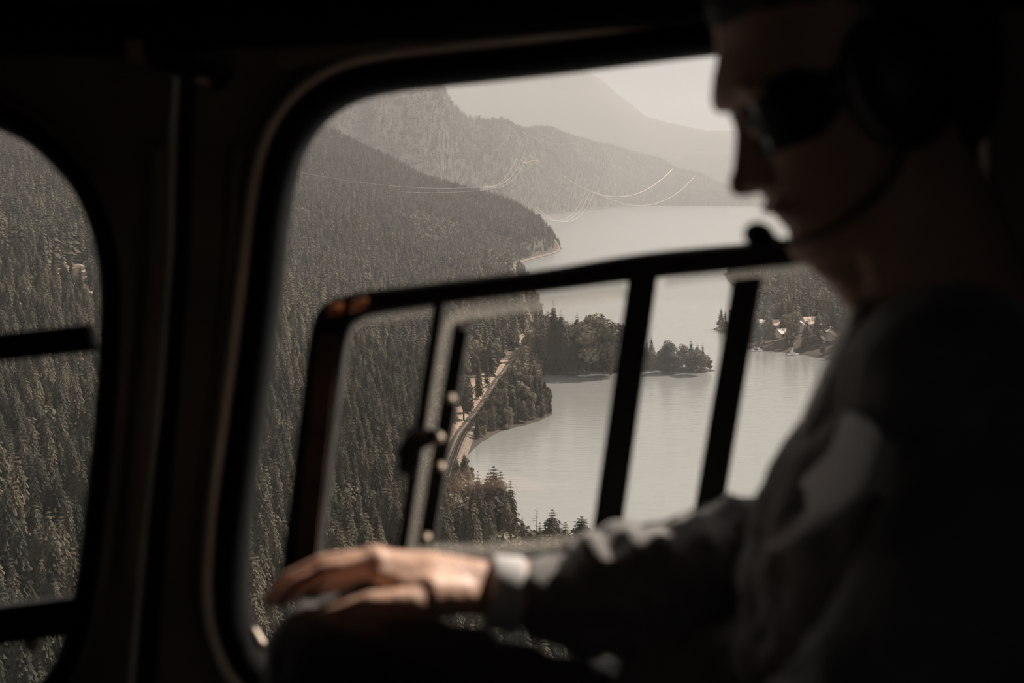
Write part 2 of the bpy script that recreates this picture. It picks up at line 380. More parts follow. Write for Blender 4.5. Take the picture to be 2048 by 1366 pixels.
# cleared sandy bank beside the track (uphill side)
q = rp_[8:150]; w0 = [3+11*abs(math.sin(i*.021+.4))**1.2+2.5*math.sin(i*.23) for i in range(len(q))]
tn = np.gradient(q, axis=0); tn /= np.linalg.norm(tn, axis=1)[:, None]; nr = np.stack([-tn[:, 1], tn[:, 0]], 1)
loops = []
for t in np.linspace(0, 1, 7):
    pp = q+nr*(3.+np.array(w0)*t)[:, None]; gz = groundA(pp[:, 0], pp[:, 1])
    loops.append([(x, y, max(z_, LAKE+1.4)+.55+(-1.2 if t in (0, 1) else .5*math.sin(x*1.3+y*.7)*.5)) for (x, y), z_ in zip(pp, gz)])
o = link('cleared_bank', mesh('cleared_bank', *loft(loops, False)), M['sand'], smooth=True); tag(o, 'bare pinkish gravel bank cleared beside the railway', kind='structure')
CLEAR = q+nr*(3+np.array(w0)*.5)[:, None]; CLW = np.array(w0)*.5+2.5

# ------------------------------------------------------------------ trees
M['conifer'] = two_tone(mat('conifer_needles', (.05, .05, .03), .8, spec=.2), (.034, .036, .025), (.125, .106, .070), .012, rand=1, lo=.35, hi=.75, coord='Loc')
M['broad'] = two_tone(mat('broadleaf_leaves', (.15, .12, .07), .8, spec=.2), (.115, .105, .078), (.27, .235, .18), .02, rand=1, coord='Loc')
M['bark'] = mat('bark', (.10, .075, .055), .9); M['dead'] = mat('dead_bark', (.22, .17, .14), .9)
def conifer(name, whorls, nb, seed, slim=.095, seg=2, ragged=.25, bare=.12):
    """unit-high conifer: a trunk and drooping boughs, each a small roof-shaped spray"""
    r = random.Random(seed); v = []; f = []
    k = 5
    for i, (z, rr) in enumerate(((0, .011), (.5, .006), (1, .0004))):
        for j in range(k): v.append((rr*math.cos(j*6.283/k), rr*math.sin(j*6.283/k), z))
    for i in range(2):
        for j in range(k): f.append((i*k+j, i*k+(j+1) % k, (i+1)*k+(j+1) % k, (i+1)*k+j))
    nt_ = len(f)
    for wI in range(whorls):
        t = wI/(whorls-1); z = bare+(1-bare)*t**.92*.985; R = slim*((1-t)**.7)*(.62+.38*min(1, t*6))+.008
        a0 = r.random()*6.28
        for b in range(nb):
            a = a0+b*6.283/nb+r.uniform(-.3, .3); L = R*r.uniform(1-ragged, 1+ragged*.8); dz = -L*r.uniform(.25, .75)+(.02 if t > .9 else 0)
            wd = L*r.uniform(.30, .48)+.003; up = L*.22+.004
            ca, sa = math.cos(a), math.sin(a); base = len(v)
            def q_(x, y, zz): v.append((ca*x-sa*y, sa*x+ca*y, z+zz))
            q_(0, 0, up)
            if seg == 2:
                q_(L*.5, -wd, dz*.75); q_(L*.55, 0, dz*.30+up*.6); q_(L*.5, wd, dz*.75); q_(L, r.uniform(-.2, .2)*wd, dz); q_(L*.82, -wd*.55, dz*1.2); q_(L*.82, wd*.55, dz*1.2)
                f += [(base, base+1, base+2), (base, base+2, base+3), (base+2, base+5, base+4), (base+2, base+4, base+6)]
            else:
                q_(L*.9, -wd, dz); q_(L*.9, wd, dz); f.append((base, base+1, base+2))
    me = bpy.data.meshes.new(name); me.from_pydata(v, [], f); me.materials.append(M['conifer']); me.materials.append(M['bark'])
    for i in range(nt_): me.polygons[i].material_index = 1
    me.update(); return me
def broadleaf(name, n, seed, size=.045, blobs=9, wide=.30):
    """unit-high broadleaf tree: forked trunk with a crown of small leaf sprays in lobes"""
    r = random.Random(seed); ac = Acc()
    ac.tube([(0, 0, 0), (.01, 0, .3), (-.01, .01, .7)], [.02, .014, .006], seg=5, caps=False)
    B = []
    for i in range(blobs):
        z = .28+.62*(i+.5)/blobs; R = wide*math.sin(min(1, (z-.1)/.9)*math.pi*.93)**.6*.55; a = r.random()*6.28
        c = (math.cos(a)*R*.8, math.sin(a)*R*.8, z); B.append((c, wide*r.uniform(.38, .6)))
        ac.tube([(0, 0, z*.6), c], [.008, .003], seg=4, caps=False)
    nt_ = len(ac.f); v = ac.v; f = ac.f
    for i in range(n):
        c, R = r.choice(B); d = Vector((r.gauss(0, 1), r.gauss(0, 1), r.gauss(0, 1))).normalized()
        p = Vector(c)+Vector((d.x, d.y, d.z*.9))*R*r.uniform(.65, 1.05)
        if p.z < .06: p.z = .06+r.random()*.1
        t1 = d.cross(Vector((r.gauss(0, 1), r.gauss(0, 1), r.gauss(0, 1)))).normalized(); t2 = d.cross(t1)
        s = size*r.uniform(.6, 1.3); b = len(v)
        v += [tuple(p+t1*s), tuple(p+t2*s*.7+d*s*.5), tuple(p-t1*s*.9), tuple(p-t2*s*.8-d*s*.2)]
        f += [(b, b+1, b+2), (b, b+2, b+3)]
    me = bpy.data.meshes.new(name); me.from_pydata(v, [], f); me.materials.append(M['broad']); me.materials.append(M['bark'])
    for i in range(nt_): me.polygons[i].material_index = 1
    me.update(); return me
def snag(seed):
    r = random.Random(seed); ac = Acc(); ac.tube([(0, 0, 0), (.004, 0, .5), (0, .003, 1)], [.012, .008, .001], seg=6)
    for i in range(60):
        z = r.uniform(.25, .98); a = r.random()*6.28; L = .13*(1.05-z)**.6*r.uniform(.5, 1.1)+.01
        ac.tube([(0, 0, z), (math.cos(a)*L*.6, math.sin(a)*L*.6, z-.01), (math.cos(a)*L, math.sin(a)*L, z-L*.35)], [.002, .0014, .0006], seg=3, caps=False)
    me = ac.mesh('snag'); me.materials.append(M['dead']); return me
C_HI = [conifer('conifer_near', 30, 8, i, slim=[.145, .12, .165, .135, .105][i]) for i in range(5)]
C_MID = [conifer('conifer_mid', 16, 6, 20+i, slim=[.15, .13, .17][i], seg=1, ragged=.4) for i in range(3)]
C_FAR = [conifer('conifer_far', 8, 4, 40+i, slim=[.19, .16][i], seg=1, ragged=.3, bare=.05) for i in range(2)]
B_HI = [broadleaf('broadleaf_near', 2200, 60+i, .027, 11, wide=[.25, .32, .20][i]) for i in range(3)]
B_MID = [broadleaf('broadleaf_mid', 320, 70+i, .06, 7, wide=[.28, .22][i]) for i in range(2)]
# openings through which the country shows (only to choose which trees are worth being objects)
WIN1 = np.array([(1435, 105), (900, 167), (700, 203), (600, 300), (558, 560), (490, 1100), (500, 1260), (560, 1200), (735, 1100), (1000, 1110), (1260, 1040), (1480, 985), (1600, 840), (1720, 590), (1590, 530), (1470, 370)], float)
WIN2 = np.array([(-5, 255), (60, 290), (160, 400), (203, 560), (190, 850), (150, 1190), (75, 1366), (-5, 1366)], float)
def project(X, Y, Z):
    d = CP*Y-SP*Z; return 1024+F*X/d, 683-F*(SP*Y+CP*Z)/d
def thin(X, Y, cell):
    key = np.round(X/cell).astype(np.int64)*1000003+np.round(Y/cell).astype(np.int64)
    _, i = np.unique(key, return_index=True); return i
def scatter(n, u0, u1, y0, y1, cell, p=2.0):
    t = RS.rand(n); Y = (y0**p+(y1**p-y0**p)*t)**(1/p); U = u0+(u1-u0)*RS.rand(n); X = (U-1024)/(F*CP)*Y
    i = thin(X, Y, cell) if np.isscalar(cell) else np.arange(n); i = RS.permutation(i); return X[i], Y[i]
trees = []   # (x, y, z, h, rot, kind)   kind: 0 conifer, 1 broadleaf
def add_zone(X, Y, g, h0, h1, broadp, shore, mind=1.5):
    d = sdist(X, Y, shore); k = d > mind; X, Y, d = X[k], Y[k], d[k]
    if shore is SHORE_A:
        k = pline_dist(X, Y, rp_[::6]) > 4.6; X, Y, d = X[k], Y[k], d[k]
        ub, vb_ = project(X, Y, groundA(X, Y)); ut, vt = project(X, Y, groundA(X, Y)+16); RU, RV = project(rp_[:170, 0], rp_[:170, 1], np.full(170, LAKE+2.5)); o_ = np.argsort(RU); vr = np.interp(ub, RU[o_], RV[o_])
        cap = np.where((ub > RU.min()-6) & (ub < RU.max()) & (vb_ > vr) & (Y < 1050), (vb_-vr)/F*Y*.97, 99); k = cap > 2.5; X, Y, d, cap = X[k], Y[k], d[k], cap[k]
        D = np.min((np.hypot(X[:, None]-CLEAR[None, ::5, 0], Y[:, None]-CLEAR[None, ::5, 1])-CLW[None, ::5]), 1) if len(X) < 90000 else None
        if D is not None: k = D > 0; X, Y, d, cap = X[k], Y[k], d[k], cap[k]
    Z = g(X, Y); h = h0+(h1-h0)*RS.rand(len(X))**1.3
    b = RS.rand(len(X)) < broadp(X, Y, d)
    h = np.where(b, h*.78, h); h *= np.clip(.45+d*.03, .45, 1)
    if shore is SHORE_A: h = np.minimum(h, cap)
    return X, Y, Z-.3, h, b
def broadA(X, Y, d):
    U, V = project(X, Y, groundA(X, Y)+10)
    p = np.where(U < 850, .004, np.where(d < 28, .45, np.where(d < 60, .2, .02)))
    p = np.where((Y > 480) & (U > 880) & (Y < 1100), np.maximum(p, .16), p)
    for (cu, cv, ru, rv) in ((870, 462, 48, 26), (835, 440, 22, 12), (985, 530, 16, 10), (1030, 470, 14, 18), (735, 560, 9, 12)):
        p = np.where(((U-cu)/ru)**2+((V-cv)/rv)**2 < 1, .75, p)
    return np.where((Y > 1900) & (d < 60), .15, p)
parts_ = []
X, Y = scatter(60000, -80, 1460, 170, 900, 4.1); parts_.append(add_zone(X, Y, groundA, 15, 27, broadA, SHORE_A))
X, Y = scatter(130000, -80, 1150, 900, 3300, 5.8); parts_.append(add_zone(X, Y, groundA, 14, 24, broadA, SHORE_A))
# bushes right along the waterline
bx, by = [], []
for (x0_, y0_), (x1_, y1_) in zip(SHORE_A[:-1], SHORE_A[1:]):
    L_ = math.hypot(x1_-x0_, y1_-y0_); n_ = int(L_/2.0)
    if n_ < 1 or n_ > 400 or max(y0_, y1_) > 1300: continue
    t = RS.rand(n_); o1 = RS.uniform(-6, 6, n_); o2 = RS.uniform(-6, 6, n_); bx += list(x0_+(x1_-x0_)*t+o1); by += list(y0_+(y1_-y0_)*t+o2)
bx, by = np.array(bx), np.array(by); d = sdist(bx, by, SHORE_A); ub, _v = project(bx, by, 0*bx+LAKE); k = (d > .2) & (d < 5.5) & (ub > 905) & (pline_dist(bx, by, rp_[::6]) > 4.2); bx, by = bx[k], by[k]
parts_.append((bx, by, groundA(bx, by)-.3, RS.uniform(4, 9, len(bx)), RS.rand(len(bx)) < .8))
# clearings on the slope: thin the trees out there
def clearing(Xc, Yc, Zc):
    U, V = project(Xc, Yc, Zc)
    m = np.zeros(len(Xc), bool)
    for (cu, cv, ru, rv, pr) in ((150, 592, 80, 64, .93), (18, 562, 42, 36, .93), (975, 378, 45, 9, .8), (915, 407, 60, 4, .9), (1055, 322, 25, 9, .8), (1075, 465, 25, 35, .45)):
        m |= (((U-cu)/ru)**2+((V-cv)/rv)**2 < 1) & (RS.rand(len(Xc)) < pr)
    return m
XA, YA, ZA, HA, BA = [np.concatenate([p[i] for p in parts_]) for i in range(5)]
k = ~clearing(XA, YA, ZA); XA, YA, ZA, HA, BA = XA[k], YA[k], ZA[k], HA[k], BA[k]
X, Y = scatter(16000, 1430, 2150, 800, 2300, 6.2)
XR, YR, ZR, HR, BR = add_zone(X, Y, groundR, 14, 26, lambda X, Y, d: np.where(d < 40, .3, .1), SHORE_R, 3)
uR, vR = project(XR, YR, ZR); k = ~((((uR-1532)/18)**2+((vR-622)/10)**2 < 1) | (((uR-1525)/22)**2+((vR-698)/7)**2 < 1))
for cu_, cv_ in ((1556, 664), (1562, 675), (1602, 670), (1621, 670), (1652, 681), (1664, 686), (1636, 645), (1523, 655)): k &= ~(((uR-cu_)/11)**2+((vR-cv_-11)/17)**2 < 1)
XR, YR, ZR, HR, BR = XR[k], YR[k], ZR[k], HR[k], BR[k]
X, Y = scatter(190000, 480, 1720, 3500, 11200, 10)
k = np.ones(len(X), bool); ZB = groundB(X, Y); k = (ZB > LAKE+2.5); X, Y, ZB = X[k], Y[k], ZB[k]
uB, vB = project(X, Y, ZB); yc_ = np.interp(uB, BU, BY)+np.interp(uB, CYU, CYD); k = (vB > 90) & (vB < 440) & (Y < yc_+150)
XB, YB, ZB = X[k], Y[k], ZB[k]; HB = 17+13*RS.rand(len(XB)); BB = RS.rand(len(XB)) < .02
ax = np.concatenate([XA, XR, XB]); ay = np.concatenate([YA, YR, YB]); az = np.concatenate([ZA, ZR, ZB]); ah = np.concatenate([HA, HR, HB]); ab = np.concatenate([BA, BR, BB])
U, V = project(ax, ay, az+ah*.7)
inwin = ((sdist(U, V, WIN1) > 4) | (sdist(U, V, WIN2) > 4))
keep = (U > -120) & (U < 2150) & (V < 1500); ax, ay, az, ah, ab, inwin, U, V = [q[keep] for q in (ax, ay, az, ah, ab, inwin, U, V)]
size = ah/ay
BARS = [np.array([(0, 640), (190, 640), (190, 740), (0, 740)], float), np.array([(600, 600), (1600, 480), (1600, 560), (660, 650)], float), np.array([(570, 1200), (625, 640), (690, 640), (640, 1200)], float),
        np.array([(1180, 1080), (1250, 560), (1315, 560), (1240, 1080)], float), np.array([(0, 1190), (160, 1190), (130, 1290), (0, 1290)], float)]
for b_ in BARS: inwin &= ~(sdist(U, V, b_) > 2)
pick = {}
for kind in (False, True):
    idx = np.where(inwin & (ab == kind))[0]; idx = idx[np.argsort(-size[idx])][:285 if not kind else 150]; pick[kind] = set(idx.tolist())
FOR_LBL = []
def tree_label(kind, x, y, u, v):
    """which opening the tree is seen through and whereabouts in it"""
    what = 'paler leafy tree' if kind else 'dark conifer'; pl = 'leafy trees' if kind else 'conifers'
    if u < 260:
        w_ = ('high in the left window, above its upper cross bar' if v < 560 else 'just above the upper cross bar of the left window' if v < 680 else
              'under the upper cross bar of the left window' if v < 900 else 'midway between the cross bars of the left window' if v < 1050 else 'just above the lower cross bar of the left window' if v < 1230 else 'under the lower cross bar of the left window')
    elif u < 640: w_ = 'in the gap left of the sliding pane, %s' % ('high up' if v < 700 else 'halfway down' if v < 950 else 'low, beside the fingers')
    elif u < 830: w_ = 'seen through the sliding pane left of the latch strip, %s' % ('near its top' if v < 760 else 'at knob height' if v < 930 else 'just above the hand' if v > 1030 else 'below the knob')
    elif v > 900: w_ = 'in the near shore clump, %s' % ('right beside the latch strip' if u < 930 else 'beneath the tall firs' if u < 1045 else 'above the sleeve')
    elif u > 1105: w_ = 'on the spit of land reaching into the lake'
    elif u < 960: w_ = 'beside the railway, close to the latch strip'
    else: w_ = 'between railway and bay, %s' % ('upper part' if v < 740 else 'lower part')
    return what+' '+w_, pl+' '+w_
def put_tree(me, name, x, y, z, h, rot, label, group, wide=1):
    o = bpy.data.objects.new(name, me); COL.objects.link(o); o.location = (x, y, z); o.scale = (h*wide, h*wide, h); o.rotation_euler = (random.uniform(-.02, .02), random.uniform(-.02, .02), rot)
    return tag(o, label, 'tree', group)
for kind in (False, True):
    for i in sorted(pick[kind]):
        lb, gp = tree_label(kind, ax[i], ay[i], U[i], V[i])
        put_tree(random.choice(B_HI if kind else C_HI), 'leafy_tree' if kind else 'conifer', ax[i], ay[i], az[i], ah[i], random.random()*6.28, lb, gp)
rest = np.ones(len(ax), bool); rest[list(pick[False] | pick[True])] = False
def forest(name, mask, protos, choose, label, cat):
    me = bpy.data.meshes.new(name); nv = int(mask.sum()); me.vertices.add(nv)
    me.vertices.foreach_set('co', np.stack([ax[mask], ay[mask], az[mask]], 1).astype(np.float32).ravel())
    a = me.attributes.new('tscale', 'FLOAT_VECTOR', 'POINT'); h = ah[mask]; wv = h*RS.uniform(.85, 1.25, nv)
    a.data.foreach_set('vector', np.stack([wv, wv, h], 1).astype(np.float32).ravel())
    a = me.attributes.new('trot', 'FLOAT_VECTOR', 'POINT'); a.data.foreach_set('vector', np.stack([0*h, 0*h, RS.rand(nv)*6.28], 1).astype(np.float32).ravel())
    a = me.attributes.new('tkind', 'INT', 'POINT'); a.data.foreach_set('value', choose(ay[mask]).astype(np.int32))
    c = bpy.data.collections.new(name+'_shapes')
    for i, m_ in enumerate(protos):
        p = bpy.data.objects.new('%s_shape_%02d' % (name, i), m_); c.objects.link(p)
    o = link(name, me); gm = o.modifiers.new('trees', 'NODES'); ng = bpy.data.node_groups.new(name, 'GeometryNodeTree'); gm.node_group = ng
    ng.interface.new_socket('Geometry', in_out='INPUT', socket_type='NodeSocketGeometry'); ng.interface.new_socket('Geometry', in_out='OUTPUT', socket_type='NodeSocketGeometry')
    gi = ng.nodes.new('NodeGroupInput'); go = ng.nodes.new('NodeGroupOutput'); ip = ng.nodes.new('GeometryNodeInstanceOnPoints'); ci = ng.nodes.new('GeometryNodeCollectionInfo')
    ci.inputs['Collection'].default_value = c; ci.inputs['Separate Children'].default_value = True; ci.inputs['Reset Children'].default_value = True
    def at(nm, t):
        q = ng.nodes.new('GeometryNodeInputNamedAttribute'); q.data_type = t; q.inputs['Name'].default_value = nm; return q.outputs['Attribute']
    ng.links.new(gi.outputs[0], ip.inputs['Points']); ng.links.new(ci.outputs[0], ip.inputs['Instance']); ip.inputs['Pick Instance'].default_value = True
    ng.links.new(at('tkind', 'INT'), ip.inputs['Instance Index']); ng.links.new(at('tscale', 'FLOAT_VECTOR'), ip.inputs['Scale']); ng.links.new(at('trot', 'FLOAT_VECTOR'), ip.inputs['Rotation'])
    ng.links.new(ip.outputs[0], go.inputs[0])
    return tag(o, label, cat, kind='stuff')
# trees that stand out
def single(me, name, u, vtop, vbase, label, rot=0, wide=1.0):
    p = PZ(u, vbase, LAKE+1.); top = P(u, vtop, p.y)
    put_tree(me, name, p.x, p.y, LAKE+.5, top.z-LAKE-.5, rot, label, None, wide)
single(C_HI[2], 'conifer', 986, 934, 1130, 'tallest dark fir of the near clump against the bay', 0, 2.0)
single(C_HI[0], 'conifer', 972, 948, 1120, 'dark fir just left of the tallest fir against the bay', 1, 1.8)
single(C_HI[1], 'conifer', 1003, 944, 1125, 'dark fir just right of the tallest fir against the bay', 2, 1.9)
single(C_HI[4], 'conifer', 1025, 963, 1150, 'slender fir standing right of the dark clump against the bay', 2, 1.5)
single(C_HI[3], 'conifer', 913, 905, 1090, 'fir at the lower end of the railway where the bay begins', 2)
single(snag(3), 'dead_tree', 1073, 1014, 1170, 'bare dead tree with thin twigs standing up against the pale bay')
single(C_HI[0], 'conifer', 1107, 1021, 1185, 'pointed fir above the sleeve, right of the bare dead tree', 3, 2.3)
single(C_HI[3], 'conifer', 1090, 1048, 1180, 'shorter fir between the bare dead tree and the pointed fir', 3, 2.4)
single(C_HI[1], 'conifer', 1131, 1045, 1190, 'small fir right of the pointed fir above the sleeve', 4, 2.2)
single(C_HI[2], 'conifer', 1164, 1034, 1195, 'ragged fir beside the left bar above the sleeve', 5, 2.6)
single(C_HI[2], 'conifer', 1059, 1060, 1180, 'short dark fir at the foot of the bare dead tree', 5, 2.4)
single(B_HI[1], 'leafy_tree', 1393, 703, 746, 'round leafy tree near the tip of the spit', 0, 1.9)
single(C_HI[2], 'conifer', 1334, 687, 743, 'broad pointed tree on the spit left of the round leafy tree', 0, 3.2)
single(B_HI[0], 'leafy_tree', 1350, 706, 744, 'low bushy tree beside the broad pointed tree on the spit', 0, 1.7)
for (u, vt, vb, k_, lb) in ((1107, 602, 745, 1, 'narrow fir rising over the leafy trees at the root of the spit'), (1155, 628, 747, 0, 'dark pointed fir on the spit, first from the left'), (1208, 640, 747, 4, 'slim tree on the spit close to the left bar'),
                         (1178, 624, 747, -1, 'tall rounded tree in the middle of the spit'), (1221, 641, 748, -2, 'tall full tree on the spit next to the left bar'), (1120, 622, 745, 2, 'dark fir above the leafy root of the spit')):
    single(C_HI[k_] if k_ >= 0 else B_HI[-1-k_], 'conifer' if k_ >= 0 else 'leafy_tree', u, vt, vb, lb, u, 1.3)
for i, (u, h_) in enumerate(((1110, 100), (1128, 95), (1143, 92), (1160, 88), (1175, 95), (1190, 90), (1205, 85), (1215, 98), (1232, 90), (1240, 80), (1098, 80), (1300, 42), (1312, 38), (1368, 22), (1380, 24), (1407, 30), (1416, 20))):
    p = PZ(u, 743, LAKE); put_tree(random.choice(B_HI), 'leafy_tree', p.x, p.y+random.uniform(5, 12), LAKE+.4, h_/F*p.y, random.random()*6, 'pale leafy tree on the spit of land reaching into the lake', 'leafy trees on the spit', 1.25)

# rocks on the bare slope seen through the left window, and the bluff
M['rock'] = mat('pale_rock', (.34, .26, .19), .9, noise_s=3, noise_a=.35)
def rock_mesh(seed):
    bm = bmesh.new(); bmesh.ops.create_icosphere(bm, subdivisions=2, radius=1)
    for v in bm.verts:
        d = mnoise.noise(v.co*1.3+Vector((seed*7, 0, 0))); v.co *= 1+.45*d; v.co.z *= .55
    me = bpy.data.meshes.new('boulder'); bm.to_mesh(me); bm.free(); me.materials.append(M['rock']); return me
RK = [rock_mesh(i) for i in range(4)]
def place_on(u, v, g, y0=200, y1=3200):
    ys = np.geomspace(y0, y1, 900); r = ray(u, v); xs = r[0]/r[1]*ys; zs = r[2]/r[1]*ys; gz = g(xs, ys)
    i = np.argmax(gz > zs); return xs[i], ys[i], gz[i]
for i in range(46):
    a = random.random()*6.28; rr = math.sqrt(random.random())
    if i < 34: u, v = 145+rr*68*math.cos(a), 560+rr*45*math.sin(a); lb, gp = 'pale boulder on the bare slope seen through the left window', 'boulders on the slope through the left window'
    else: u, v = 18+rr*30*math.cos(a), 540+rr*14*math.sin(a); lb, gp = 'pale boulder at the left edge of the photo, beyond the left window', 'boulders at the left edge'
    x, y, z = place_on(u, v, groundA); s = random.uniform(2.4, 5.5)
    o = bpy.data.objects.new('boulder', random.choice(RK)); COL.objects.link(o); o.location = (x, y, z+s*.35); o.scale = (s*1.5, s, s*1.3); o.rotation_euler = (0, 0, random.random()*6); tag(o, lb, 'rock', gp)

# power line: lattice pylons and sagging cables
M['wire'] = mat('aluminium_cable', (.62, .55, .48), .5, metal=.3)
M['pyl'] = mat('galvanised_steel', (.5, .44, .38), .5, metal=.3)
def pylon(x, y, z, h, label):
    rt = empty('pylon', (x, y, z)); tag(rt, label, 'pylon')
    a = Acc(); hw = h*.09
    for sx in (-1, 1):
        for sy in (-1, 1): a.tube([(x+sx*hw, y+sy*hw, z-1), (x+sx*hw*.2, y+sy*hw*.2, z+h)], [.22, .16], seg=4)
    for k in range(6):
        t0, t1 = k/6, (k+1)/6; w0_, w1_ = hw*(1-.8*t0), hw*(1-.8*t1)
        for sy in (-1, 1):
            a.tube([(x-w0_, y+sy*w0_, z+h*t0), (x+w1_, y+sy*w1_, z+h*t1)], [.1, .1], seg=3); a.tube([(x+w0_, y+sy*w0_, z+h*t0), (x-w1_, y+sy*w1_, z+h*t1)], [.1, .1], seg=3)
    a.obj('lattice', M['pyl'], rt)
    for k in (.72, .86): Acc().tube([(x-h*.17, y, z+h*k), (x+h*.17, y, z+h*k)], [.2, .2], seg=4).obj('crossarm', M['pyl'], rt)
def cable(p0, p1, sag, label, group, r=.16, offs=(0,)):
    for o_ in offs:
        pts = []
        for t in np.linspace(0, 1, 26):
            p = Vector(p0).lerp(Vector(p1), t); p.z -= sag*4*t*(1-t); p.x += o_; pts.append(p)
        ob = Acc().tube(pts, [r*(.6+.4*pts[i].y/2500) for i in range(26)], seg=5).obj('power_cable', M['wire']); tag(ob, label, 'cable', group)
xp, yp, zp = place_on(596, 372, groundA); pylon(xp, yp, zp, (372-340)/F*yp, 'pale lattice pylon at the left edge of the large window')
pc = P(985, 378, 2500)
for k_, (u0, v0, u1, v1) in enumerate(((592, 343, 985, 372), (592, 358, 985, 378))):
    cable(P(u0, v0, yp), P(u1, v1, 2500), 11, ('upper' if k_ == 0 else 'lower')+' cable crossing the dark slope from the left edge of the large window', None, .12)
for k_, du in enumerate((-10, 0, 8)):
    cable(P(970+du*.6, 372+abs(du)*.3, 2600), P(1045+du, 312+k_*3, 4200), 26, 'one of three parallel cables sweeping up to the clearing on the mountain', 'cables up to the clearing', .22)
for k_, du in enumerate((-9, 0, 9)):
    cable(P(1060+du, 408+k_*2, 2600), P(1180+du, 384, 5200), 62, 'one of three parallel cables sagging over the far shore of the lake', 'cables over the far shore', .26)
cable(P(1040, 262, 6500), P(1175, 278, 6500), 38, 'cable high on the mountain under its skyline', None, .3)
cable(P(1125, 350, 5600), P(1345, 338, 7200), 110, 'long cable sagging across the middle of the mountain', None, .35)
cable(P(1190, 384, 5200), P(1390, 352, 7600), 95, 'long cable above the far shore, right of the three parallel ones', None, .35)
xp, yp, zp = place_on(1050, 326, groundB, 3600, 11000); pylon(xp, yp, zp, 45, 'tiny lattice pylon at the bare clearing on the mountain')
for i in range(22):
    a = random.random()*6.28; rr = math.sqrt(random.random()); x, y, z = place_on(1058+rr*18*math.cos(a), 325+rr*7*math.sin(a), groundB, 3600, 11000)
    o = bpy.data.objects.new('boulder', RK[i % 4]); COL.objects.link(o); o.location = (x, y, z+3); o.scale = (14, 10, 8); tag(o, 'pale rock of the bare clearing on the mountain', 'rock', 'rocks of the mountain clearing')

# cabins, jetties and boats on the far bank
M['roof'] = mat('tan_roof', (.80, .60, .48), .8); M['wallw'] = mat('white_boards', (.85, .8, .75), .8); M['roof2'] = mat('grey_roof', (.5, .45, .42), .6)
def cabin(u, v, L, W, H, rz, roofm, label):
    p = PZ(u, v, LAKE+4); x, y = p.x, p.y; z = float(groundR(np.array([x]), np.array([y]))[0])-.3
    L *= 1.35; W *= 1.35; H *= 1.3; rt = empty('cabin', (x, y, z)); tag(rt, label, 'house'); R = Matrix.Rotation(rz, 3, 'Z')
    def W_(a): return [Vector((x, y, z))+R @ Vector(q) for q in a]
    Acc().add(W_([(-L, -W, 0), (L, -W, 0), (L, W, 0), (-L, W, 0), (-L, -W, H), (L, -W, H), (L, W, H), (-L, W, H), (-L, 0, H*1.7), (L, 0, H*1.7)]),
        [(3, 2, 1, 0), (0, 1, 5, 4), (1, 2, 6, 9, 5), (2, 3, 7, 6), (3, 0, 4, 8, 7)]).obj('walls', M['wallw'], rt)
    e = .7
    for s in (-1, 1):
        Acc().add(W_([(-L-e, s*(W+e), H-.5), (L+e, s*(W+e), H-.5), (L+e, 0, H*1.7+.15), (-L-e, 0, H*1.7+.15), (-L-e, s*(W+e), H-.2), (L+e, s*(W+e), H-.2), (L+e, 0, H*1.7+.45), (-L-e, 0, H*1.7+.45)]),
            [(0, 1, 2, 3), (7, 6, 5, 4), (0, 4, 5, 1), (1, 5, 6, 2), (2, 6, 7, 3), (3, 7, 4, 0)]).obj('roof', roofm, rt)
    for wx in (-.5, .3): Acc().box(tuple(W_([(wx*L, -W-.02, H*.5)])[0]), (.6, .06, .6), R).obj('window', M['plastic'], rt)
cabin(1556, 664, 6, 4, 3.4, .2, M['roof'], 'cabin with tan roof among trees, leftmost on the far bank')
cabin(1562, 675, 3, 2.5, 2.6, .7, M['wallw'], 'small white roofed boathouse just below the tan roofed cabin')
cabin(1602, 670, 5, 3.5, 3.4, 1.2, M['wallw'], 'white gabled cabin in the middle of the far bank')
cabin(1621, 670, 4, 4, 4, .3, M['roof'], 'tan cabin close right of the white gabled one')
cabin(1652, 681, 5, 3.5, 3, .1, M['roof2'], 'grey roofed house nearest to the man\'s jacket')
cabin(1664, 686, 3, 3, 2.8, .9, M['roof'], 'small pale roofed shed at the jacket edge on the far bank')
cabin(1636, 645, 3, 2.5, 2.6, .1, M['wallw'], 'tiny white hut high among the trees of the far bank')
cabin(1523, 655, 3, 2.4, 2.6, .5, M['wallw'], 'small white hut on the far bank close to the right bar')
M['dock'] = mat('grey_planks', (.55, .47, .4), .8)
def boat(u, v, L, rz, label, mast=False):
    p = PZ(u, v, LAKE); rt = empty('sailing_boat' if mast else 'motor_boat', (p.x, p.y, LAKE)); tag(rt, label, 'boat'); R = Matrix.Rotation(rz, 3, 'Z'); c = Vector((p.x, p.y, LAKE))
    sec = [(-L, .3*L, .9), (-.3*L, .36*L, .9), (.5*L, .26*L, 1.05), (L, .02*L, 1.3)]; loops = []
    for (x, w_, h_) in sec: loops.append([c+R @ Vector(q) for q in ((x, -w_, h_), (x, -w_*.7, -.2), (x, w_*.7, -.2), (x, w_, h_))])
    Acc().add(*loft(loops, True, True)).obj('hull', M['shirt'], rt)
    Acc().box(c+R @ Vector((-.1*L, 0, 1.3)), (.35*L, .22*L, .45), R).obj('cabin_top', M['plastic'] if not mast else M['shirt'], rt)
    if mast:
        Acc().tube([c+Vector((0, 0, .5)), c+Vector((0, 0, 8))], [.12, .08], seg=6).obj('mast', M['pyl'], rt)
        Acc().add([c+Vector((0, -.05, 1.6)), c+R @ Vector((-.8*L, 0, 1.6)), c+Vector((0, .05, 5.5)), c+R @ Vector((-.8*L, .12, 1.6))], [(0, 1, 2), (0, 3, 1), (0, 2, 3), (1, 3, 2)]).obj('furled_sail', M['shirt'], rt)
boat(1587, 711, 3.6, .1, 'small sailing boat moored off the far bank', True)
